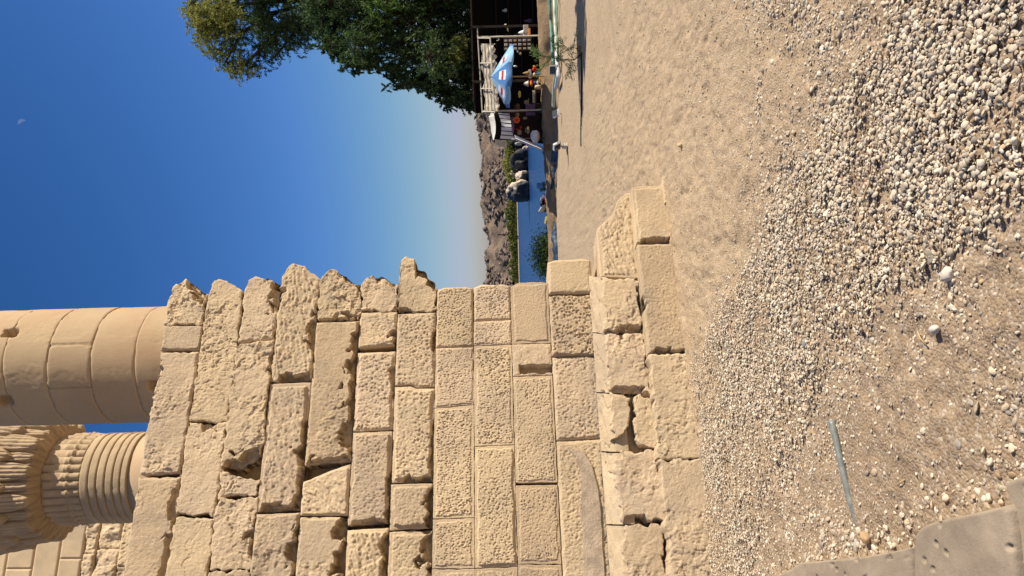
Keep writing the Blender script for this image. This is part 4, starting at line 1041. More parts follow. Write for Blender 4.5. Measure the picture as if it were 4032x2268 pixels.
cable('hose', [(2206, 190), (2212, 250), (2214, 300), (2203, 345)], .06, M['lamp_white'], 'white pipe piece tied to the end of the hoses', 'pipe', 403, .02, zoff=.06)
cable('irrigation_hose', [(2293, 205), (2292, 330), (2291, 430), (2290, 500), (2289, 578)], 0.016, M['hose_black'], 'thin black irrigation hose across the open sand', 'hose', 404, .04)
def tarp():
    t = np.linspace(0, 1, 110); w_ = np.linspace(0, 1, 12)
    xs = np.interp(t, [0, .12, .5, 1], [2196, 2190, 2189, 2198]); ys = np.interp(t, [0, 1], [588, 1075])
    c = on_ground(xs, ys); half = .22 + .08 * np.sin(t * 9)
    T, Wd = np.meshgrid(t, w_); ang = Wd * math.pi
    Y = c[None, :, 1] - np.cos(ang) * half + .05 * fbm(T * 14, Wd * 4, seed=411, octv=3)
    Z = np.sin(ang) ** .7 * (.16 + .06 * fbm(T * 10, Wd * 3, seed=412, octv=3)) - .01
    P = np.stack([np.broadcast_to(c[None, :, 0], T.shape), Y, Z], -1)
    o = link_mesh('rolled_tarp', P, grid_faces(len(w_), len(t)), M['hose_blue'])
    tag(o, 'long dark blue rolled tarpaulin lying at the foot of the bank', 'tarpaulin')
tarp()

def floodlight(xb, yb, h, w_, yaw, tilt, mname, label, plinth=False, tall=0.0):
    p = on_ground(float(xb), float(yb)); e = empty('floodlight', tuple(p))
    tag(e, label, 'floodlight')
    ax = rot_axes(yaw, 0); m = MB()
    if plinth:
        for i in range(3): m.box(p + np.array([0, 0, .03 + i * .055]), (.15 - .015 * i, .13 - .015 * i, .04), ax, .008)
        m.tube([p, p + np.array([0, 0, .2])], .03, 8)
        m.build('stand', M['pole'], e)
    else:
        m.tube([p - np.array([0, 0, .02]), p + np.array([0, 0, h - w_ * .4])], .016, 8); m.build('stand', M['pole'], e)
    c = p + np.array([0, 0, h]); ax = rot_axes(yaw, tilt)
    m = MB(); m.box(c, (w_, .09, w_ * .8), ax, .02); m.build('housing', M[mname], e)
    m = MB(); m.box(c - ax[1] * .05, (w_ * .86, .012, w_ * .66), ax); m.build('glass', M['glass_dark'], e)
    m = MB(); m.tube([c - ax[0] * (w_ * .56), c - ax[0] * (w_ * .56) - ax[2] * (w_ * .5), c + ax[0] * (w_ * .56) - ax[2] * (w_ * .5), c + ax[0] * (w_ * .56)], .01, 6); m.build('bracket', M['lamp_grey'], e)
floodlight(2237, 575, .31, .25, -1.0, .5, 'lamp_white', 'white floodlight on a stepped plinth, standing nearest the striped tent', True)
floodlight(2212, 448, .18, .24, .5, -.6, 'lamp_white', 'tilted floodlight with a bright rim, beside the dark green bin')
floodlight(2213, 275, .27, .24, -.25, -.1, 'lamp_grey', 'grey box floodlight on a short post beside the sapling')

def leaf_mesh(name, C, D, N_, L_, W_, cols, parent=None, m=None):
    """C centres, D leaf axis, N_ normals; one pointed leaf (two triangles folded at the rib) per row"""
    D = D / (np.linalg.norm(D, axis=1, keepdims=True) + 1e-9); S = np.cross(D, N_); S /= np.linalg.norm(S, axis=1, keepdims=True) + 1e-9
    L_, W_ = L_[:, None], W_[:, None]; up = np.cross(S, D)
    P = np.stack([C - D * L_ / 2, C + S * W_ / 2 + up * W_ * .12, C + D * L_ / 2, C - S * W_ / 2 + up * W_ * .12], 1).reshape(-1, 3)
    i = np.arange(len(C))[:, None] * 4
    F = np.concatenate([i + np.array([[0, 1, 2]]), i + np.array([[0, 2, 3]])])
    return link_mesh(name, P, F, m or M['leaf'], parent, smooth=False, col=np.repeat(cols, 4, 0))
def rnd_dirs(n, g=None):
    v = (g or rng).standard_normal((n, 3)); return v / np.linalg.norm(v, axis=1, keepdims=True)
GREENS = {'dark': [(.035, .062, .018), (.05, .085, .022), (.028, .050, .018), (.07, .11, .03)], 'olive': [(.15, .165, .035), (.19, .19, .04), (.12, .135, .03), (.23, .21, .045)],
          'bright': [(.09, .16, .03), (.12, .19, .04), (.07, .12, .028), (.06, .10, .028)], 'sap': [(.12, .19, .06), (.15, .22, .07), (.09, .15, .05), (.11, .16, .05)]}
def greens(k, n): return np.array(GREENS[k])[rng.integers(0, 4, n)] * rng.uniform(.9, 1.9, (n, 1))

def sapling():
    b = on_ground(2289., 214.); Y = b[1]
    e = empty('young_tree', tuple(b)); tag(e, 'thin leafy sapling with pinnate leaves standing in front of the hoses', 'sapling')
    top = lambda x, y, dy=0: at(float(x), float(y), Y + dy)
    br = [[(2289, 214), (2260, 236), (2210, 235), (2170, 224), (2135, 222), (2108, 205)], [(2210, 235), (2190, 200), (2176, 172), (2168, 160)], [(2170, 224), (2150, 250), (2128, 280)],
          [(2260, 236), (2245, 205), (2225, 182), (2212, 170)], [(2225, 200), (2258, 185), (2266, 145)], [(2250, 236), (2245, 262), (2230, 290)], [(2210, 235), (2235, 260), (2250, 290)], [(2135, 222), (2118, 215), (2104, 202)]]
    m = MB(); tips = []
    for i, bb in enumerate(br):
        P = [top(x, y, .12 * math.sin(i * 2.1 + k) * k / 3) for k, (x, y) in enumerate(bb)]
        m.tube(P, list(np.linspace(.016 if i == 0 else .008, .003, len(P))), 6)
        for k in range(1, len(P)):
            for t in np.linspace(.2, 1, 3): tips.append((P[k - 1] + (P[k] - P[k - 1]) * t, P[k] - P[k - 1]))
    m.build('trunk', M['twig'], e)
    C, D = [], []
    for (p, d) in tips[4:]:
        for _ in range(2):
            ax = d / np.linalg.norm(d) + rng.normal(0, .8, 3); ax[2] -= .2; ax /= np.linalg.norm(ax); sd = np.cross(ax, rnd_dirs(1)[0]); sd /= np.linalg.norm(sd)
            for t in np.linspace(.03, .17, 7):
                for sg in (-1, 1): C.append(p + ax * t + sd * sg * .022); D.append(sd * sg + ax * .5)
    C, D = np.array(C), np.array(D); n = len(C)
    leaf_mesh('crown', C, D, rnd_dirs(n), rng.uniform(.035, .055, n), rng.uniform(.013, .02, n), greens('sap', n), e)
    stone_c = [(2292, 190, 'brown stone lying just right of the sapling foot'), (2290, 222, 'brown stone lying just left of the sapling foot')]
sapling()
def clod(x, y, s, label, seed, m='terracotta'):
    p = on_ground(float(x), float(y)); mb = MB(); mb.blob(p + np.array([0, 0, s[2] * .3]), s, seed=seed, amp=.2, sub=2)
    tag(mb.build('clod', M[m], smooth=True), label, 'stone')
clod(2286, 192, (.16, .12, .10), 'reddish stone at the right of the sapling foot', 3)
clod(2287, 219, (.12, .10, .07), 'small reddish stone at the left of the sapling foot', 5)
clod(2237, 592, (.22, .15, .06), 'brown earth clod at the foot of the white floodlight', 7)

# ================================================================== TREES
def tree(name, label, base, trunk_pts, trunk_r, limbs, clusters, kind, leaf, nleaf, group=None, twigs=True, droop=.5, depth=None):
    """clusters: list of (centre, radius xyz); leaves hang on twigs that spread from each cluster centre"""
    e = empty(name, tuple(base)); tag(e, label, 'tree', group)
    m = MB(); m.tube(trunk_pts, trunk_r, 12); m.build('trunk', M['bark'], e, smooth=True)
    m = MB()
    for P, r in limbs: m.tube(P, list(np.linspace(r, r * .3, len(P))), 7, caps=False)
    C, D, K = [], [], []
    for ci, (c, R, kd) in enumerate(clusters):
        c = np.array(c); R = np.array(R); nt = max(6, int(nleaf / 26))
        dirs = rnd_dirs(nt); dirs[:, 2] *= .8
        if R[2] > 2 * R[0]: nt = nt // 6; dirs = dirs[:nt]
        rad = rng.random(nt) ** .45
        end = c + dirs * R * rad[:, None]; end[:, 2] -= droop * np.abs(rng.normal(0, .35, nt)) * R[2]
        for q in range(nt):
            if twigs and q % 3 == 0: m.tube([c, (c + end[q]) / 2 + rng.normal(0, .08, 3) * R, end[q]], [.02, .012, .005], 3, caps=False)
            ax = dirs[q] * .6 + rng.normal(0, .5, 3); ax[2] -= droop; ax /= np.linalg.norm(ax)
            k = 26; t = rng.uniform(-.5, .5, k)[:, None] * R.mean() * .55
            P = end[q] + ax * t + rng.normal(0, .045, (k, 3)) * R.mean()
            C.append(P); D.append(ax + rng.normal(0, .7, (k, 3))); K += [kd] * k
    m.build('branches', M['twig'], e)
    C, D = np.concatenate(C), np.concatenate(D); n = len(C)
    cols = np.concatenate([greens(kd, 1) for kd in K]) if len(set(K)) < 0 else np.zeros((n, 3))
    K = np.array(K)
    for kd in set(K.tolist()): cols[K == kd] = greens(kd, int((K == kd).sum()))
    leaf_mesh('crown', C, D, rnd_dirs(n), rng.uniform(.55, 1.5, n) * leaf[0], rng.uniform(.55, 1.4, n) * leaf[1], cols, e)
    return e
def big_tree():
    Y = 30.0
    base = np.array([12.6, Y, 0.0])
    T = lambda x, y, dy=0: at(float(x), float(y), Y + dy)
    trunk = [np.array([12.4, Y, -.3]), T(2000, -60), T(1900, -40), T(1790, 12), T(1680, 40), T(1600, 55), T(1540, 20), T(1450, -5), T(1300, 8), T(1200, -40)]
    tr = [.5, .45, .42, .38, .36, .33, .30, .26, .2, .1]
    limbs = [([T(1690, 35), T(1640, 120), T(1600, 190), T(1570, 260)], .10), ([T(1780, 10), T(1770, 110), T(1760, 220), T(1790, 330)], .10), ([T(1450, 0), T(1420, 90), T(1400, 170), T(1390, 230)], .10),
             ([T(1600, 50), T(1530, 130), T(1500, 220)], .09), ([T(1900, -40), T(1880, 120), T(1870, 240)], .10), ([T(1300, 10), T(1270, 60), T(1265, 130)], .07)]
    cl = []
    rows = [(1215, 90), (1270, 150), (1330, 190), (1400, 225), (1470, 235), (1540, 265), (1610, 285), (1680, 310), (1750, 345), (1820, 375), (1875, 395)]
    for (x, ymax) in rows:
        y = ymax
        first = True
        while y > -420:
            dy = rng.normal(0, 1.2)
            R = rng.uniform(.75, 1.15)
            kd = 'dark' if y > 90 else ('bright' if (1440 < x < 1700 and y < 60 and rng.random() < .8) else 'dark')  # brighter leaf green painted in for the sunlit part of the crown
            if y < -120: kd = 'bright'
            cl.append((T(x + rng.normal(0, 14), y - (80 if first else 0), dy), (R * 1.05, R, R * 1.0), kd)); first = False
            y -= rng.uniform(62, 92)
    for (x, y) in ((1800, 180), (1790, 215)): cl.append((T(x, y, -1.6), (.42, .4, .42), 'olive'))
    # trailing sprays under the outer edge
    for (x, y) in ((1560, 320), (1640, 335), (1700, 360), (1760, 395), (1830, 420), (1370, 262), (1870, 430), (1300, 195), (1440, 262)):
        cl.append((T(x, y - 20, rng.normal(0, .8)), (.5, .5, .55), 'dark'))
    for (x, y) in ((1290, 215), (1345, 245), (1385, 285), (1420, 285), (1480, 290), (1530, 300), (1580, 345), (1620, 350), (1665, 350), (1720, 385), (1745, 400), (1790, 415), (1815, 430), (1850, 440), (1880, 430), (1890, 400)):
        for q in range(5): cl.append((T(x + rng.normal(0, 24), y - 32 + rng.normal(0, 15), rng.normal(0, .9)), (.2, .2, .55), 'dark'))
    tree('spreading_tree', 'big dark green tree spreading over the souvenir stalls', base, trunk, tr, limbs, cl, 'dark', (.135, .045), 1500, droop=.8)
big_tree()
def tall_tree():
    Y = 40.0
    T = lambda x, y, dy=0: at(float(x), float(y), Y + dy)
    base = T(2000, -150); base[2] = -2.5
    trunk = [base, T(1700, -150), T(1450, -140), T(1280, -60), T(1240, 10)]
    limbs = []; cl = []
    for (a, b, c) in (((1240, 20), (1110, 110), (980, 240)), ((1240, 10), (1080, 50), (860, 180)), ((1250, 0), (1000, 10), (760, 60)), ((1230, 30), (1150, 140), (1080, 230)), ((1250, -10), (1000, -40), (800, -60)), ((1110, 110), (1000, 220), (930, 290)), ((1080, 50), (950, 130), (880, 260)), ((1150, 90), (1180, 120), (1200, 140))):
        limbs.append(([T(*a), T(*b, .6), T(*c, .2)], .13))
    edge = [(712, 20, 0), (725, 80, 0), (745, 130, 0), (775, 180, 0), (815, 225, 0), (860, 262, 0), (905, 285, 0), (950, 262, 0), (1000, 245, 0), (1060, 210, 0), (1120, 190, 0), (1180, 150, 0), (1210, 110, 0)]
    for (x, y, d) in edge: cl.append((T(x + 35, y - 18, rng.normal(0, 1)), (.9, .9, .85), 'olive' if x < 950 else 'dark'))
    for _ in range(46):
        x = rng.uniform(740, 1010); y = rng.uniform(-260, min(230, (x - 690) * 1.1))
        cl.append((T(x, y, rng.normal(0, 2.2)), (1.0, 1.0, .9), 'olive' if x < 900 + rng.normal(0, 50) else 'dark'))
    for _ in range(40):
        x = rng.uniform(1000, 1280); y = rng.uniform(-200, 190 - (x - 1000) * .3)
        cl.append((T(x, y, rng.normal(0, 2)), (.85, .85, .8), 'dark'))
    tree('tall_tree', 'tall airy olive green tree top against the blue sky', base, trunk, [.5, .45, .4, .3, .2], limbs, cl, 'olive', (.17, .045), 900, droop=.5)
tall_tree()

def shade_tree():
    base = np.array([15.2, 14.6, 0.0]); trunk = [base, base + [.1, .1, 2.2], base + [.3, 0, 4.2], base + [0, .2, 6.2]]
    cl = []; limbs = []
    for k in range(16):
        c = base + np.array([rng.uniform(-2.6, 2.2), rng.uniform(-.75, .75), 6.6 + rng.normal(0, .35)]); cl.append((c, (.85, .6, .5), 'dark')); limbs.append(([trunk[2], (trunk[2] + c) / 2 + [0, 0, .3], c], .08))
    tree('shade_tree', 'tree outside the picture that shades the sand beside the sapling', base, trunk, [.25, .22, .18, .1], limbs, cl, 'dark', (.2, .08), 800)
shade_tree()
def shrub(name, label, base, R, n, kind, leaf, cat='shrub', group=None):
    e = empty(name, tuple(base)); tag(e, label, cat, group)
    m = MB(); ends = []
    for i in range(max(7, n // 40)):
        d = rnd_dirs(1)[0]; d[2] = abs(d[2]); q = np.array(base) + d * np.array(R) * rng.uniform(.6, 1.0) * np.array([1, 1, 1.6]); ends.append(q)
        m.tube([base, (np.array(base) + q) / 2 + rng.normal(0, .05, 3) * R[0], q], [.014, .009, .004], 4, caps=False)
    m.build('stems', M['twig'], e)
    ends = np.array(ends); k = rng.integers(0, len(ends), n); t = rng.uniform(.35, 1.05, n)[:, None]
    C = np.array(base) + (ends[k] - np.array(base)) * t + rng.normal(0, .14, (n, 3)) * np.array(R)
    C[:, 2] = np.maximum(C[:, 2], base[2] + .02)
    leaf_mesh('foliage', C, rnd_dirs(n) + np.array([0, 0, .6]), rnd_dirs(n), rng.uniform(.7, 1.3, n) * leaf[0], rng.uniform(.7, 1.3, n) * leaf[1], greens(kind, n), e)
YB = 30.2
p = at(2172., 1000., 29.0); p[2] = -.35; shrub('riverside_shrub', 'wide leafy green shrub on the bank close beside the ruined wall', p, (1.15, .7, .80), 9500, 'dark', (.125, .042))
p = at(2160., 735., 29.0); p[2] = -.1; shrub('garden_plant', 'bright green plant around the small blue chair', p, (.42, .3, .36), 620, 'bright', (.10, .045))
p = at(2150., 842., 29.0); p[2] = -.1; shrub('garden_plant', 'low yellow green plant by the heap of cloths', p, (.25, .25, .18), 160, 'bright', (.09, .04))
p = at(2178., 540., 25.9); p[2] = .25; shrub('weed', 'grass-like weed on the earth bank below the striped tent', p, (.18, .12, .14), 120, 'olive', (.10, .014))
p = at(2185., 510., 25.2); p[2] = .1; shrub('weed', 'dry green weed at the foot of the earth bank', p, (.14, .1, .12), 110, 'sap', (.09, .014))

# ================================================================== SOUVENIR STALLS
def Tp(x, y, Y): return at(float(x), float(y), float(Y))
def beam(m, a, b, r, n=6): m.tube([a, b], r, n)
def quad_box(m, P, th):                 # slab from 4 corner points, thickened along its normal
    P = [np.array(p) for p in P]; n = np.cross(P[1] - P[0], P[2] - P[0]); n = n / np.linalg.norm(n) * th
    m.add(P + [p + n for p in P], [(3, 2, 1, 0), (4, 5, 6, 7), (0, 1, 5, 4), (1, 2, 6, 5), (2, 3, 7, 6), (3, 0, 4, 7)])
def stall():
    x0, x1, yb, yf, zt = 6.55, 13.5, 28.4, 25.6, 2.75
    e = empty('souvenir_stall', (9, 27, .1)); tag(e, 'dark open-fronted souvenir stall under the big tree', 'stall')
    m = MB(); m.box(((x0 + x1) / 2, yb, zt / 2 - .1), (x1 - x0, .06, zt + .2)); m.build('shade_backdrop', M['black'], e)  # black sheet standing in for the shade inside the stall
    m = MB(); m.box(((x0 + x1) / 2, (yb + yf + 1.0) / 2, zt), (x1 - x0, yb - yf - .8, .05)); m.build('added_shade_roof', M['darkwood'], e)  # roof sheet added to shade the stall interior
    m = MB(); m.box((x1, (yb + yf) / 2, zt / 2 - .1), (.06, yb - yf, zt + .2)); m.build('added_sun_blocker', M['black'], e)  # unseen wall added to keep the sun off the stall interior
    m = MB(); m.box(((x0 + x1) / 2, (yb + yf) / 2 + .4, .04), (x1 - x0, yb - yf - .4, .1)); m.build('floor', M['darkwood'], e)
    for X in (7.2, 9.1, 10.9):
        m = MB(); m.box((X, yf + .9, zt / 2), (.08, .08, zt)); m.build('post', M['darkwood'], e)
    for z in (.55, 1.0, 1.45, 1.9):
        m = MB(); m.box((10.4, yb - .3, z), (4.8, .45, .03)); m.build('shelf', M['darkwood'], e)
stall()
# small goods along the shelves
for X, z, hh, mm, lab in ((8.5, 1.47, .26, 'tan', 'tall tan vase on the upper shelf in the dark stall'), (9.3, 1.02, .2, 'brown', 'brown vase on the middle shelf in the dark stall'), (10.2, 1.47, .18, 'cloth_grey', 'short grey vase on the upper shelf in the dark stall'),
                          (10.7, .57, .24, 'tan', 'tan vase on the lowest shelf in the dark stall'), (9.8, .57, .3, 'purple', 'mauve vase on the lowest shelf in the dark stall'), (11.2, 1.02, .22, 'cloth_grey', 'grey vase on the middle shelf in the dark stall')):
    mb = MB(); mb.lathe([(.05, 0), (.075, hh * .3), (.05, hh * .65), (.028, hh * .8), (.04, hh)], (X, 28.0, z + .015), 12)
    tag(mb.build('souvenir_vase', M[mm], smooth=True), lab, 'vase', 'vases on the dark stall shelves')

def awning():
    e = empty('awning', tuple(Tp(2115, 143, 25.4))); tag(e, 'beige canvas awning stretched on a frame of thin poles beside the big tree', 'awning')
    ys = [150, 249, 349, 440]
    rear = lambda y: Tp(1880 + (y - 121) * .06, y, 26.5); front = lambda y: Tp(1930 + (y - 148) * .06, y, 25.4)
    for nm, f, a, b in (('rail', rear, 112, 446), ('rail', front, 145, 446)):
        m = MB(); beam(m, f(a), f(b), .026); m.build(nm, M['pole'], e)
    for y in ys:
        m = MB(); beam(m, rear(y), front(y), .022); m.build('crossbar', M['pole'], e)
    for t in (.3, .55, .8):
        m = MB(); beam(m, rear(172) + (front(172) - rear(172)) * t, rear(436) + (front(436) - rear(436)) * t, .012); m.build('batten', M['darkwood'], e)
    for y in (146, 438):
        m = MB(); p = front(y); beam(m, p, np.array([p[0], p[1], 0.0]), .028); m.build('post', M['pole'], e)
        m = MB(); p = rear(y); beam(m, p, np.array([p[0], p[1], 0.0]), .028); m.build('post', M['pole'], e)
    t = np.linspace(0, 1, 90); v = np.linspace(0, 1, 22); T, V = np.meshgrid(t, v)
    y = 172 + T * 262
    A = np.stack([rear(q) for q in y[0]]); Bq = np.stack([front(q) for q in y[0]])
    sagx = .10 * np.abs(np.sin(T * math.pi * 2.6)) * (1 - V)
    VV = V * 1.16 + sagx
    P = A[None] * (1 - VV[..., None]) + Bq[None] * VV[..., None]
    P[..., 2] += -.06 + .055 * np.sin(T * 60 * (0.35 + .65 * V) + 6 * V) * (.35 + .65 * V) - .05 * np.sin(V * math.pi) + .03 * fbm(T * 9, V * 5, seed=501, octv=3)
    m = MB(); m.sheet(P); m.build('canvas', M['canvas'], e, smooth=True)
awning()

def parasol():
    Y = 24.6; ap = Tp(1935, 303, Y); R = .96; rimz = Tp(2000, 297, Y)[2]
    c = np.array([ap[0], Y, rimz]); H = ap[2] - rimz
    e = empty('parasol', (c[0], Y, 0.1)); tag(e, 'blue and white printed parasol with red lettering in front of the awning', 'parasol')
    m = MB(); beam(m, np.array([c[0] - .02, Y, -.05]), ap + np.array([0, 0, .06]), .024, 8); m.build('pole', M['wood'], e)
    cen = c; tiltv = np.array([.10, 0.0])
    def pt(th, r):
        rr = R * r; sag = 1 - .035 * math.cos(8 * th) * r
        z = H * (1 - r ** 1.15) ; p = np.array([c[0] + rr * sag * math.cos(th), Y + rr * sag * math.sin(th), rimz + z])
        p[2] += -tiltv[0] * rr * math.cos(th); return p
    for k in range(8):
        a0 = 2 * math.pi * k / 8 + .2
        P = [[pt(a0 + 2 * math.pi / 8 * u, r) - np.array([0, 0, .035 * math.sin(math.pi * u) * r]) for u in np.linspace(0, 1, 7)] for r in np.linspace(.02, 1, 9)]
        P = np.array(P); val = P[-1:] - np.array([0, 0, .10]); P = np.concatenate([P, val])
        m = MB(); m.sheet(P); g = m.build('gore', M['blue' if k % 2 else 'lblue'], e, smooth=True)
        m = MB(); beam(m, pt(a0, .05) - np.array([0, 0, .02]), pt(a0, 1) - np.array([0, 0, .02]), .008, 5); m.build('rib', M['pole'], e)
        am = a0 + math.pi / 8
        def pq(u, r, lift): 
            q = pt(am + u * math.pi / 8, r) - np.array([0, 0, .035 * math.sin(math.pi * (u + 1) / 2) * r]); d = np.array([math.cos(am) * .5, math.sin(am) * .5, .85]); return q + d * lift
        m = MB(); m.sheet(np.array([[pq(u * (1 - .25 * (i / 5)), .52 + .36 * i / 5, .008) for u in np.linspace(-.62, .62, 7)] for i in range(6)])); pnl = m.build('logo_panel', M['lamp_white'], g)
        m = MB(); m.sheet(np.array([[pq(u, .66 + .10 * i / 2, .014) for u in np.linspace(-.5, .5, 7)] for i in range(3)])); m.build('logo_band', M['red'], g)
parasol()

def tent():
    Y = 25.3
    e = empty('striped_tent', tuple(Tp(2130, 490, Y))); tag(e, 'low souvenir tent with white roof cloth and black-striped pale side cloths', 'tent')
    # roof cloth
    up_ = [(1934, 443), (1924, 459), (1929, 478), (1932, 496), (1935, 522), (1941, 551)]; lo = [(1944, 446), (1946, 459), (1950, 478), (1952, 497), (1951, 522), (1944, 552)]
    t = np.linspace(0, 1, 40); tt = np.linspace(0, 1, 6); P = []
    for v in np.linspace(0, 1, 8):
        x = np.interp(t, tt, [p[0] for p in up_]) * (1 - v) + np.interp(t, tt, [p[0] for p in lo]) * v; y = np.interp(t, tt, [p[1] for p in up_]) * (1 - v) + np.interp(t, tt, [p[1] for p in lo]) * v
        P.append(at(x, y, 1) if False else np.stack([Tp(a, b, Y + .9 - 1.1 * v) for a, b in zip(x, y)]))
    m = MB(); m.sheet(np.array(P)); m.build('roof_cloth', M['white'], e, smooth=True)
    # dark inner valance
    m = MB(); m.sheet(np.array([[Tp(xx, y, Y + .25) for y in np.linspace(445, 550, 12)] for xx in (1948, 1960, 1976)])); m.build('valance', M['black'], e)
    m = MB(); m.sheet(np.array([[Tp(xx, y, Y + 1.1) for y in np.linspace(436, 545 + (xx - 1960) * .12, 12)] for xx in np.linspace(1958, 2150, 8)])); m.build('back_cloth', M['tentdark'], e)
    # striped front cloth
    def front(u, v, d=0.0):
        y = 444 + 104 * u; xt = np.interp(u, [0, .25, .5, .8, 1], [1961, 1971, 1975, 1973, 1968]); xb = np.interp(u, [0, .3, .7, 1], [2008, 2013, 2018, 2030])
        p = Tp(xt + (xb - xt) * v, y + 4 * v, Y - .1 + .05 * math.sin(u * 9) * v); return p + np.array([0, -d, 0])
    m = MB(); m.sheet(np.array([[front(u, v) for u in np.linspace(0, 1, 40)] for v in np.linspace(0, 1, 10)])); fc = m.build('front_cloth', M['cloth_grey'], e, smooth=True)
    for k in range(7):
        u0 = .05 + k * .155
        if u0 > .98: break
        m = MB(); m.sheet(np.array([[front(u, v, .012) for u in (u0, u0 + .028)] for v in np.linspace(0, 1, 10)])); m.build('stripe', M['black'], fc)
    m = MB(); m.sheet(np.array([[front(u, v, .016) for u in np.linspace(0, .9, 30)] for v in (.96, 1.0)])); m.build('hem', M['black'], fc)
    # diagonal side flap
    def flap(u, v, d=0.0):
        xa, ya = 2024 + 112 * u, 527 + 52 * u; w_ = 26 - 10 * u
        return Tp(xa + w_ * .25 * v, ya + w_ * v, Y - .15 - .3 * u + .05 * math.sin(v * 7)) + np.array([0, -d, 0])
    m = MB(); m.sheet(np.array([[flap(u, v) for u in np.linspace(0, 1, 24)] for v in np.linspace(0, 1, 8)])); fl = m.build('side_flap', M['cloth_grey'], e, smooth=True)
    for v0 in (.02, .38, .74):
        m = MB(); m.sheet(np.array([[flap(u, v, .012) for u in np.linspace(0, 1, 24)] for v in (v0, v0 + .1)])); m.build('stripe', M['black'], fl)
    m = MB(); m.sheet(np.array([[Tp(x, y + (x - 1944) * .12, Y + .1 + (y - 548) * .012) for y in np.linspace(548, 575, 6)] for x in np.linspace(1948, 1995, 10)])); m.build('back_flap', M['canvas'], e, smooth=True)
    for (x, y) in ((1962, 443), (1968, 549)):
        p = Tp(x, y, Y); m = MB(); beam(m, p, np.array([p[0], p[1], .1]), .022); m.build('post', M['darkwood'], e)
tent()

def item(name, label, cat, mname, x0, x1, y0, y1, Y, d=.12, shape='blob', seed=1):
    a, b = Tp(x1, y1, Y), Tp(x0, y0, Y); c = (a + b) / 2; w_, h = abs(b[0] - a[0]), abs(b[2] - a[2])
    m = MB()
    if shape == 'blob': m.blob(c, (w_, d, h), seed=seed, amp=.22, sub=2)
    elif shape == 'box': m.box(c, (w_, d, h), None, min(w_, d, h) * .12)
    elif shape == 'cone': m.lathe([(w_ / 2, 0), (w_ * .44, h * .12), (w_ * .28, h * .6), (.01, h)], (c[0], c[1], c[2] - h / 2), 14)
    elif shape == 'bag':
        m.blob(c - np.array([0, 0, h * .12]), (w_, d, h * .76), seed=seed, amp=.08, sub=2); m.tube([c + np.array([-w_ * .3, 0, h * .15]), c + np.array([-w_ * .22, 0, h * .45]), c + np.array([w_ * .22, 0, h * .45]), c + np.array([w_ * .3, 0, h * .15])], .012, 6)
    elif shape == 'hat':
        m.lathe([(w_ * .5, 0), (w_ * .48, h * .08), (w_ * .27, h * .14), (w_ * .25, h * .7), (w_ * .16, h * .95), (.01, h)], (c[0], c[1], c[2] - h / 2), 16)
    o = m.build(name, M[mname], smooth=shape not in ('box',)); tag(o, label, cat); return o
YS = 25.9
item('headscarf', 'bright red bundled scarf at the front of the stall', 'scarf', 'red', 2096, 2114, 264, 281, YS, .14, 'blob', 2)
item('headscarf', 'orange scarf end hanging beside the red bundled scarf', 'scarf', 'orange', 2098, 2112, 258, 266, YS - .05, .08, 'blob', 3)
item('sun_hat', 'blue cloth hat lying below the red bundled scarf', 'hat', 'bluecloth', 2110, 2130, 280, 302, YS - .1, .2, 'hat', 4)
item('carved_mask', 'cream carved mask between the red scarf and blue hat', 'mask', 'cream', 2098, 2112, 287, 302, YS - .1, .1, 'blob', 5)
item('picture_box', 'small printed picture box on end below the parasol pole', 'box', 'print', 2081, 2093, 275, 308, YS, .1, 'box')
item('wooden_mallet', 'pale wooden mallet standing under the parasol', 'mallet', 'wood', 2058, 2081, 280, 296, YS, .08, 'cone')
item('toy_drum', 'red and orange painted drum at the stall front', 'drum', 'red', 2082, 2099, 316, 341, YS, .2, 'bag', 7)
item('drum_band', 'orange cloth tied around the red painted drum', 'cloth', 'orange', 2087, 2096, 322, 336, YS - .12, .06, 'blob', 8)
item('paper_cone', 'white pointed paper cone above the red drum', 'cone', 'white', 2060, 2081, 318, 342, YS, .2, 'cone')
item('jar', 'small blue jar under the red painted drum', 'jar', 'bluecloth', 2099, 2112, 319, 333, YS, .12, 'blob', 9)
item('folded_cloth', 'cream folded cloth hanging at the stall front edge', 'cloth', 'cream', 2103, 2131, 335, 351, YS - .1, .1, 'blob', 10)
item('woven_mat', 'rolled pinkish mat lying low between scarf and cream cloth', 'mat', 'orange', 2122, 2132, 298, 328, YS - .1, .09, 'blob', 11)
item('white_cloth_roll', 'white cloth roll beside the pinkish rolled mat', 'cloth', 'white', 2112, 2124, 312, 334, YS - .05, .1, 'blob', 12)
item('wooden_board', 'cream wooden board leaning upright on the stall table', 'board', 'cream', 2096, 2107, 357, 405, YS - .1, .05, 'box')
item('shopping_bag', 'white printed bag with an orange side hanging at the stall post', 'bag', 'print', 2060, 2082, 100, 146, 25.5, .14, 'box')
item('bag_side', 'orange folded side panel under the white printed bag', 'panel', 'orange', 2080, 2089, 114, 145, 25.48, .15, 'box')
item('paper_fan', 'white folded paper fan standing above the printed bag', 'fan', 'lamp_white', 2040, 2062, 118, 140, 25.5, .06, 'cone')
item('doll', 'white and gold doll hanging high in the dark stall', 'doll', 'white', 1985, 1996, 94, 110, 26.6, .1, 'blob', 13)
item('doll_skirt', 'yellow skirt piece hanging below the white and gold doll', 'cloth', 'yellow', 1996, 2003, 104, 124, 26.6, .1, 'blob', 14)
item('figurine', 'tiny white figurine right of the picture rack', 'figurine', 'lamp_white', 2033, 2042, 197, 207, 26.4, .08, 'blob', 15)
item('figurine', 'small tan figurine below the tiny white figurine', 'figurine', 'cream', 2043, 2054, 205, 216, 26.4, .08, 'blob', 16)
item('shell', 'white shell on the stall counter under the parasol edge', 'shell', 'lamp_white', 2021, 2037, 258, 264, 26.4, .08, 'blob', 17)
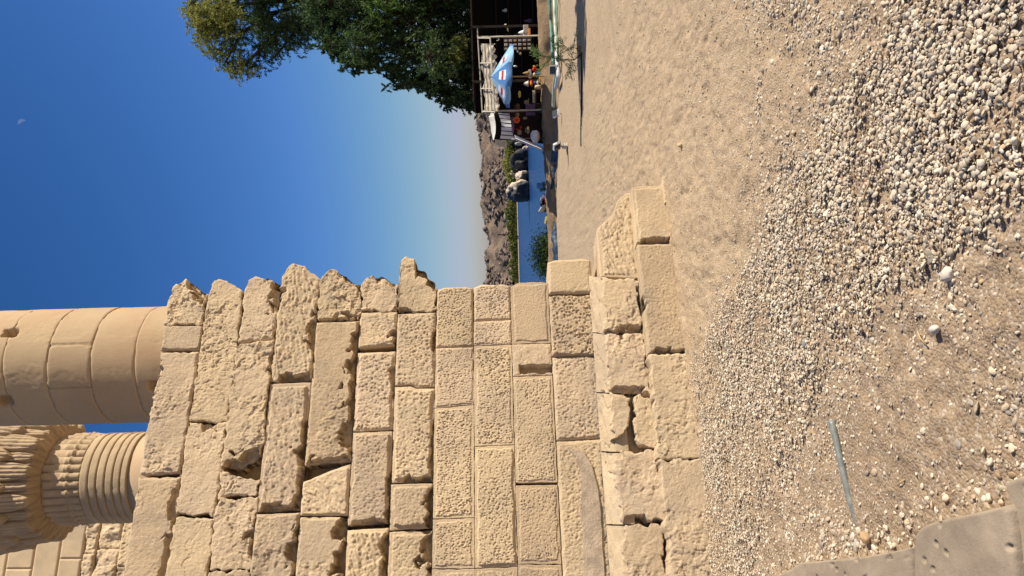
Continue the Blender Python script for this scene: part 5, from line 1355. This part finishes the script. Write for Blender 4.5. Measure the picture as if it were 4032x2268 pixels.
item('slipper', 'yellow pointed slipper hanging left of the parasol pole', 'slipper', 'yellow', 2040, 2052, 357, 385, 26.0, .06, 'blob', 18)
item('shoulder_bag', 'brown leather shoulder bag with red edge hanging near the awning post', 'bag', 'brown', 2024, 2048, 408, 440, 25.7, .14, 'bag', 19)
item('straw_hat', 'round woven straw hat hanging in the shade', 'hat', 'tan', 2062, 2083, 386, 418, 25.8, .1, 'hat', 20)
item('water_skin', 'tan leather pouch at the right edge of the striped tent', 'pouch', 'tan', 2029, 2045, 441, 459, 25.5, .1, 'bag', 21)
item('gourd', 'pale gourd hanging under the red and yellow disc', 'gourd', 'tan', 2059, 2076, 460, 471, 25.5, .1, 'blob', 22)
item('saddle_bag', 'large tan bag hanging inside the striped tent', 'bag', 'tan', 2067, 2087, 497, 527, 25.5, .14, 'bag', 23)
item('pottery_jar', 'squat tan pottery jar below the striped cloth hem', 'jar', 'tan', 2037, 2055, 512, 530, 25.5, .16, 'blob', 24)
item('red_pouch', 'small red pouch hanging beside the pottery jar', 'pouch', 'red', 2046, 2054, 497, 507, 25.5, .06, 'blob', 25)
item('red_tassel', 'red tassel hanging just under the striped cloth hem', 'tassel', 'red', 2031, 2040, 505, 513, 25.4, .05, 'cone')
item('mauve_rug', 'mauve rug hanging in the shade behind the weeds', 'rug', 'purple', 2070, 2108, 410, 455, 26.4, .06, 'box')
item('mauve_scarf', 'mauve scarf hanging along the striped cloth hem', 'scarf', 'purple', 2012, 2026, 455, 530, 25.45, .05, 'blob', 26)
item('rubbish_bin', 'dark green plastic bin behind the earth bank', 'bin', 'green_plastic', 2123, 2150, 424, 447, 25.5, .2, 'bag', 27)
item('grey_bundle', 'heap of crumpled grey cloth beside the side flap of the tent', 'cloth', 'cloth_grey', 2090, 2126, 514, 566, 25.2, .4, 'blob', 28)
item('leaning_board', 'short brown board leaning at the foot of the striped flap', 'board', 'brown', 2142, 2166, 568, 593, 24.6, .06, 'box')
def disc():
    c = Tp(2034, 472, 25.35); r = .105
    e = empty('woven_disc', tuple(c)); tag(e, 'round red and yellow woven disc hanging on the striped tent', 'woven disc')
    def cyl(r_, y0, y1, n=28, star=0):
        P = []
        for y in (y0, y1): P += [(c[0] + r_ * (1 - star * (k % 4 >= 2)) * math.cos(2 * math.pi * k / n), y, c[2] + r_ * (1 - star * (k % 4 >= 2)) * math.sin(2 * math.pi * k / n)) for k in range(n)]
        return P, [tuple(range(n)), tuple(range(2 * n - 1, n - 1, -1))] + [(k, n + k, n + (k + 1) % n, (k + 1) % n) for k in range(n)]
    m = MB(); m.add(*cyl(r, c[1], c[1] + .02)); m.build('rim', M['orange'], e)
    m = MB(); m.add(*cyl(r * .95, c[1] - .008, c[1], 32, .32)); m.build('star', M['red'], e)
disc()
def picture_rack():
    e = empty('picture_rack', tuple(Tp(2095, 170, 26.2))); tag(e, 'dim rack of small framed pictures inside the dark stall', 'rack')
    A, Bq = Tp(2095, 192, 26.2), Tp(1982, 146, 26.6)
    m = MB(); m.box((A + Bq) / 2, (abs(Bq[0] - A[0]), .03, abs(Bq[2] - A[2])), None); m.build('board', M['darkwood'], e)
    for i in range(4):
        for j in range(6):
            c = A + np.array([(.12 + .25 * i) * (Bq[0] - A[0]), -.05, (.09 + .165 * j) * (Bq[2] - A[2])]); c[1] = min(A[1], Bq[1]) + .15
            m = MB(); m.box(c, (.075, .02, .11), None, .006); f = m.build('picture_frame', M['tan' if (i + j) % 3 else 'cloth_grey'], e)
            m = MB(); m.box(c - np.array([0, .012, 0]), (.05, .01, .085)); m.build('picture', M['print'], f)
picture_rack()
def stool():
    c = Tp(2130, 385, 25.8); e = empty('table', tuple(c)); tag(e, 'low dark table with thin legs holding goods in the stall', 'table')
    zt = Tp(2108, 385, 25.8)[2]; w_ = .55
    m = MB(); m.box((c[0], c[1], zt), (w_, .4, .035), None, .008); m.build('tabletop', M['brown'], e)
    for sx in (-1, 1):
        for sy in (-1, 1):
            m = MB(); m.box((c[0] + sx * w_ * .44, c[1] + sy * .16, zt / 2), (.035, .035, zt - .04)); m.build('leg', M['brown'], e)
stool()
def hook():
    m = MB(); P = [Tp(1962, 150, 25.4), Tp(1962, 160, 25.4), Tp(1955, 160, 25.4)]; m.tube(P, .014, 6); m.tube([Tp(1962, 150, 25.4), Tp(1968, 158, 25.4)], .01, 6)
    tag(m.build('metal_hook', M['pole'], smooth=True), 'pale metal bracket on the front post of the awning', 'bracket')
hook()
def chair():
    c = Tp(2148, 727, 28.2); e = empty('garden_chair', tuple(c)); tag(e, 'small blue wooden chair half hidden by plants', 'chair')
    z0 = c[2]; m = MB(); m.box(c + np.array([0, 0, .12]), (.22, .2, .03)); m.build('seat', M['blue_paint'], e)
    m = MB(); m.box(c + np.array([-.02, .1, .24]), (.22, .03, .16)); m.build('backrest', M['blue_paint'], e)
    for sx in (-1, 1):
        for sy in (-1, 1):
            m = MB(); m.box(c + np.array([sx * .09, sy * .08, -.05]), (.025, .025, .34)); m.build('leg', M['blue_paint'], e)
chair()
for i, (mm, cn) in enumerate((('cloth_grey', 'pale grey'), ('black', 'black'), ('white', 'white'), ('purple', 'mauve'), ('red', 'dull red'), ('brown', 'brown'))):
    y = 785 + (i % 3) * 20 + rng.normal(0, 3); x = 2136 + (i // 3) * 12
    c = Tp(x, y, 28.0 + rng.normal(0, .1)); mb = MB(); mb.blob(c, (.36, .24, .12), rot_axes(rng.uniform(0, 3), rng.normal(0, .4), rng.normal(0, .5)), seed=30 + i, amp=.4, sub=2, freq=2.8)
    tag(mb.build('crumpled_cloth', M[mm], smooth=True), cn + ' crumpled cloth in the heap on the bank beyond the tarpaulin', 'cloth', 'cloths heaped on the bank')
c = Tp(2154, 866, 27.6); mb = MB(); mb.blob(c, (.36, .2, .16), rot_axes(.3, 0, .25), seed=44, amp=.2, sub=2)
tag(mb.build('plastic_sack', M['yellow'], smooth=True), 'yellow green plastic sack at the end of the cloth heap', 'sack')
p = Tp(2150, 500, 26.6); p[2] = .15; shrub('bank_weeds', 'dark leafy weeds in front of the striped tent', p, (.55, .3, .35), 700, 'dark', (.12, .03))
p = Tp(2150, 425, 26.3); p[2] = .15; shrub('bank_weeds', 'small green plant beside the dark green bin', p, (.2, .2, .25), 160, 'bright', (.09, .03))

# ================================================================== RIVER: BOULDERS, FAR BANK PLANTS, POSTS
def boulder(x0, x1, y0, y1, Y, label, seed, m='rock', d=None, amp=.3, sink=.25):
    a, b = Tp(x1, y1, Y), Tp(x0, y0, Y); c = (a + b) / 2; w_, h = abs(b[0] - a[0]), abs(b[2] - a[2])
    V, F = ICO[3]; n = 1 + amp * (1 - 2 * np.abs(fbm(V[:, 0] * 1.1 + seed, V[:, 1] * 1.1, V[:, 2] * 1.1, seed=seed, octv=3)))*.6
    n = n + .12 * facet(V[:, 0] * 2.2 + V[:, 2], V[:, 1] * 2.2 + V[:, 2] * 1.5, seed, 1.4, .6)
    P = V * n[:, None] * .86 * np.array([w_ / 2, (d or w_ * .8) / 2, h / 2 * (1 + sink)]); P[:, 2] -= sink * h / 2
    o = link_mesh('river_boulder', P + c, F, M[m]); tag(o, label, 'boulder', 'granite boulders in the river')
boulder(1992, 2084, 712, 804, 200, 'largest dark river boulder with one sunlit face', 51, 'varnish_shade', 14, .35)
boulder(2024, 2084, 672, 728, 203, 'tan sunlit boulder right of the largest river boulder', 52, 'varnish_shade', 9)
boulder(2003, 2040, 668, 706, 208, 'small pale boulder resting on higher rock behind the tan one', 53, 'rock', 6)
boulder(2018, 2042, 655, 676, 205, 'pale cap stone leaning over the dark rock bank', 54, 'rock', 4)
boulder(2000, 2088, 590, 690, 206, 'low dark rock bank between tent and boulders', 55, 'rock_shade', 16, .3)
boulder(1996, 2088, 520, 610, 210, 'dark rock bank partly behind the striped tent', 56, 'rock_shade', 16, .3)
boulder(2055, 2080, 575, 592, 196, 'pale little boulder at the waterline beside the tent flap', 57, 'rock', 3)
boulder(2025, 2050, 560, 574, 197, 'narrow pale boulder high on the dark rock bank', 58, 'rock', 2.5)

def far_bushes():
    n = 34000; X = np.concatenate([rng.uniform(-30, 130, n)]); 
    h = np.interp(X, [-30, -10, 5, 20, 40, 60, 130], [.8, 1.8, 4.6, 6.6, 7.6, 8.2, 8.6]) * (.75 + .5 * vnoise(X * .16, X * 0, seed=71)) * (.9 + .25 * vnoise(X * .6, X * 0, seed=72))
    Yb = 449 + rng.uniform(-4, 9, n); z = -4.2 + h * rng.random(n) ** .95
    C = np.stack([X, Yb + .4 * (z + 4), z], -1)
    cc = np.concatenate([greens('dark', n // 3), greens('olive', n - n // 3)]) * .8; rng.shuffle(cc)
    o = leaf_mesh('far_bank_shrubbery', C, rnd_dirs(n), rnd_dirs(n), rng.uniform(.6, 1.5, n), rng.uniform(.4, .9, n), cc)
    tag(o, 'band of green bushes along the far river shore', 'bushes', kind='stuff')
    n = 7000; c0 = Tp(2010, 625, 212); X = c0[0] + rng.uniform(-7, 6, n); z = c0[2] + rng.uniform(-2.2, 2.2, n) * (.6 + .5 * vnoise(X * .5, X * 0, seed=74))
    C = np.stack([X, 209 + rng.normal(0, 1.6, n), z], -1)
    o = leaf_mesh('rock_bank_bushes', C, rnd_dirs(n), rnd_dirs(n), rng.uniform(.3, .7, n), rng.uniform(.15, .4, n), greens('olive', n))
    tag(o, 'green bushes growing over the dark river rocks', 'bushes', kind='stuff')
far_bushes()
def river_post(x0, x1, y, w_, Y, label, ladder=False):
    a, b = Tp(x0, y, Y), Tp(x1, y, Y); m = MB()
    if ladder:
        for q in (-1, 1): m.tube([b + np.array([q * w_, 0, -1]), a + np.array([q * w_, 0, 0])], .22, 6)
        for t in (.1, .5, .9): m.tube([a + (b - a) * t - np.array([w_, 0, 0]), a + (b - a) * t + np.array([w_, 0, 0])], .2, 6)
    else: m.tube([b - np.array([0, 0, 1]), a], w_, 8)
    tag(m.build('river_post', M['darkwood']), label, 'post')
river_post(2037, 2051, 859, .3, 430, 'short dark mooring post in the river')
river_post(2038, 2053, 935, .75, 430, 'dark ladder-like marker frame in the river', True)
river_post(1962, 2012, 924, .3, 462, 'thin tall pole standing on the far shore')

def moon():
    D = 4000.0; c = Tp(88, 484, D); r = 15.5 * D / FPX
    f = (EYEV - c); f /= np.linalg.norm(f)
    l2 = Tp(88 - 6.2, 484 - 7.5, D) - c; l2 -= f * (l2 @ f); l2 /= np.linalg.norm(l2); s2 = np.cross(f, l2)
    P = []
    for th in np.linspace(math.radians(12), math.radians(90), 10):          # from terminator to limb
        for ph in np.linspace(-math.pi / 2, math.pi / 2, 25):
            P.append(c + r * (math.sin(ph) * s2 + math.cos(ph) * (math.sin(th) * l2 + math.cos(th) * f)))
    m = bpy.data.materials.new('pale_moonlight'); m.use_nodes = True; nt = m.node_tree; nt.nodes.clear()
    out = nt.nodes.new('ShaderNodeOutputMaterial'); em = nt.nodes.new('ShaderNodeEmission'); tr = nt.nodes.new('ShaderNodeBsdfTransparent'); mx = nt.nodes.new('ShaderNodeMixShader')
    em.inputs[0].default_value = (.30, .36, .50, 1); em.inputs[1].default_value = .75; mx.inputs[0].default_value = .26
    nt.links.new(tr.outputs[0], mx.inputs[1]); nt.links.new(em.outputs[0], mx.inputs[2]); nt.links.new(mx.outputs[0], out.inputs[0])
    o = link_mesh('moon', np.array(P), grid_faces(10, 25), m)
    tag(o, 'faint pale half moon high in the blue sky', 'moon')
moon()
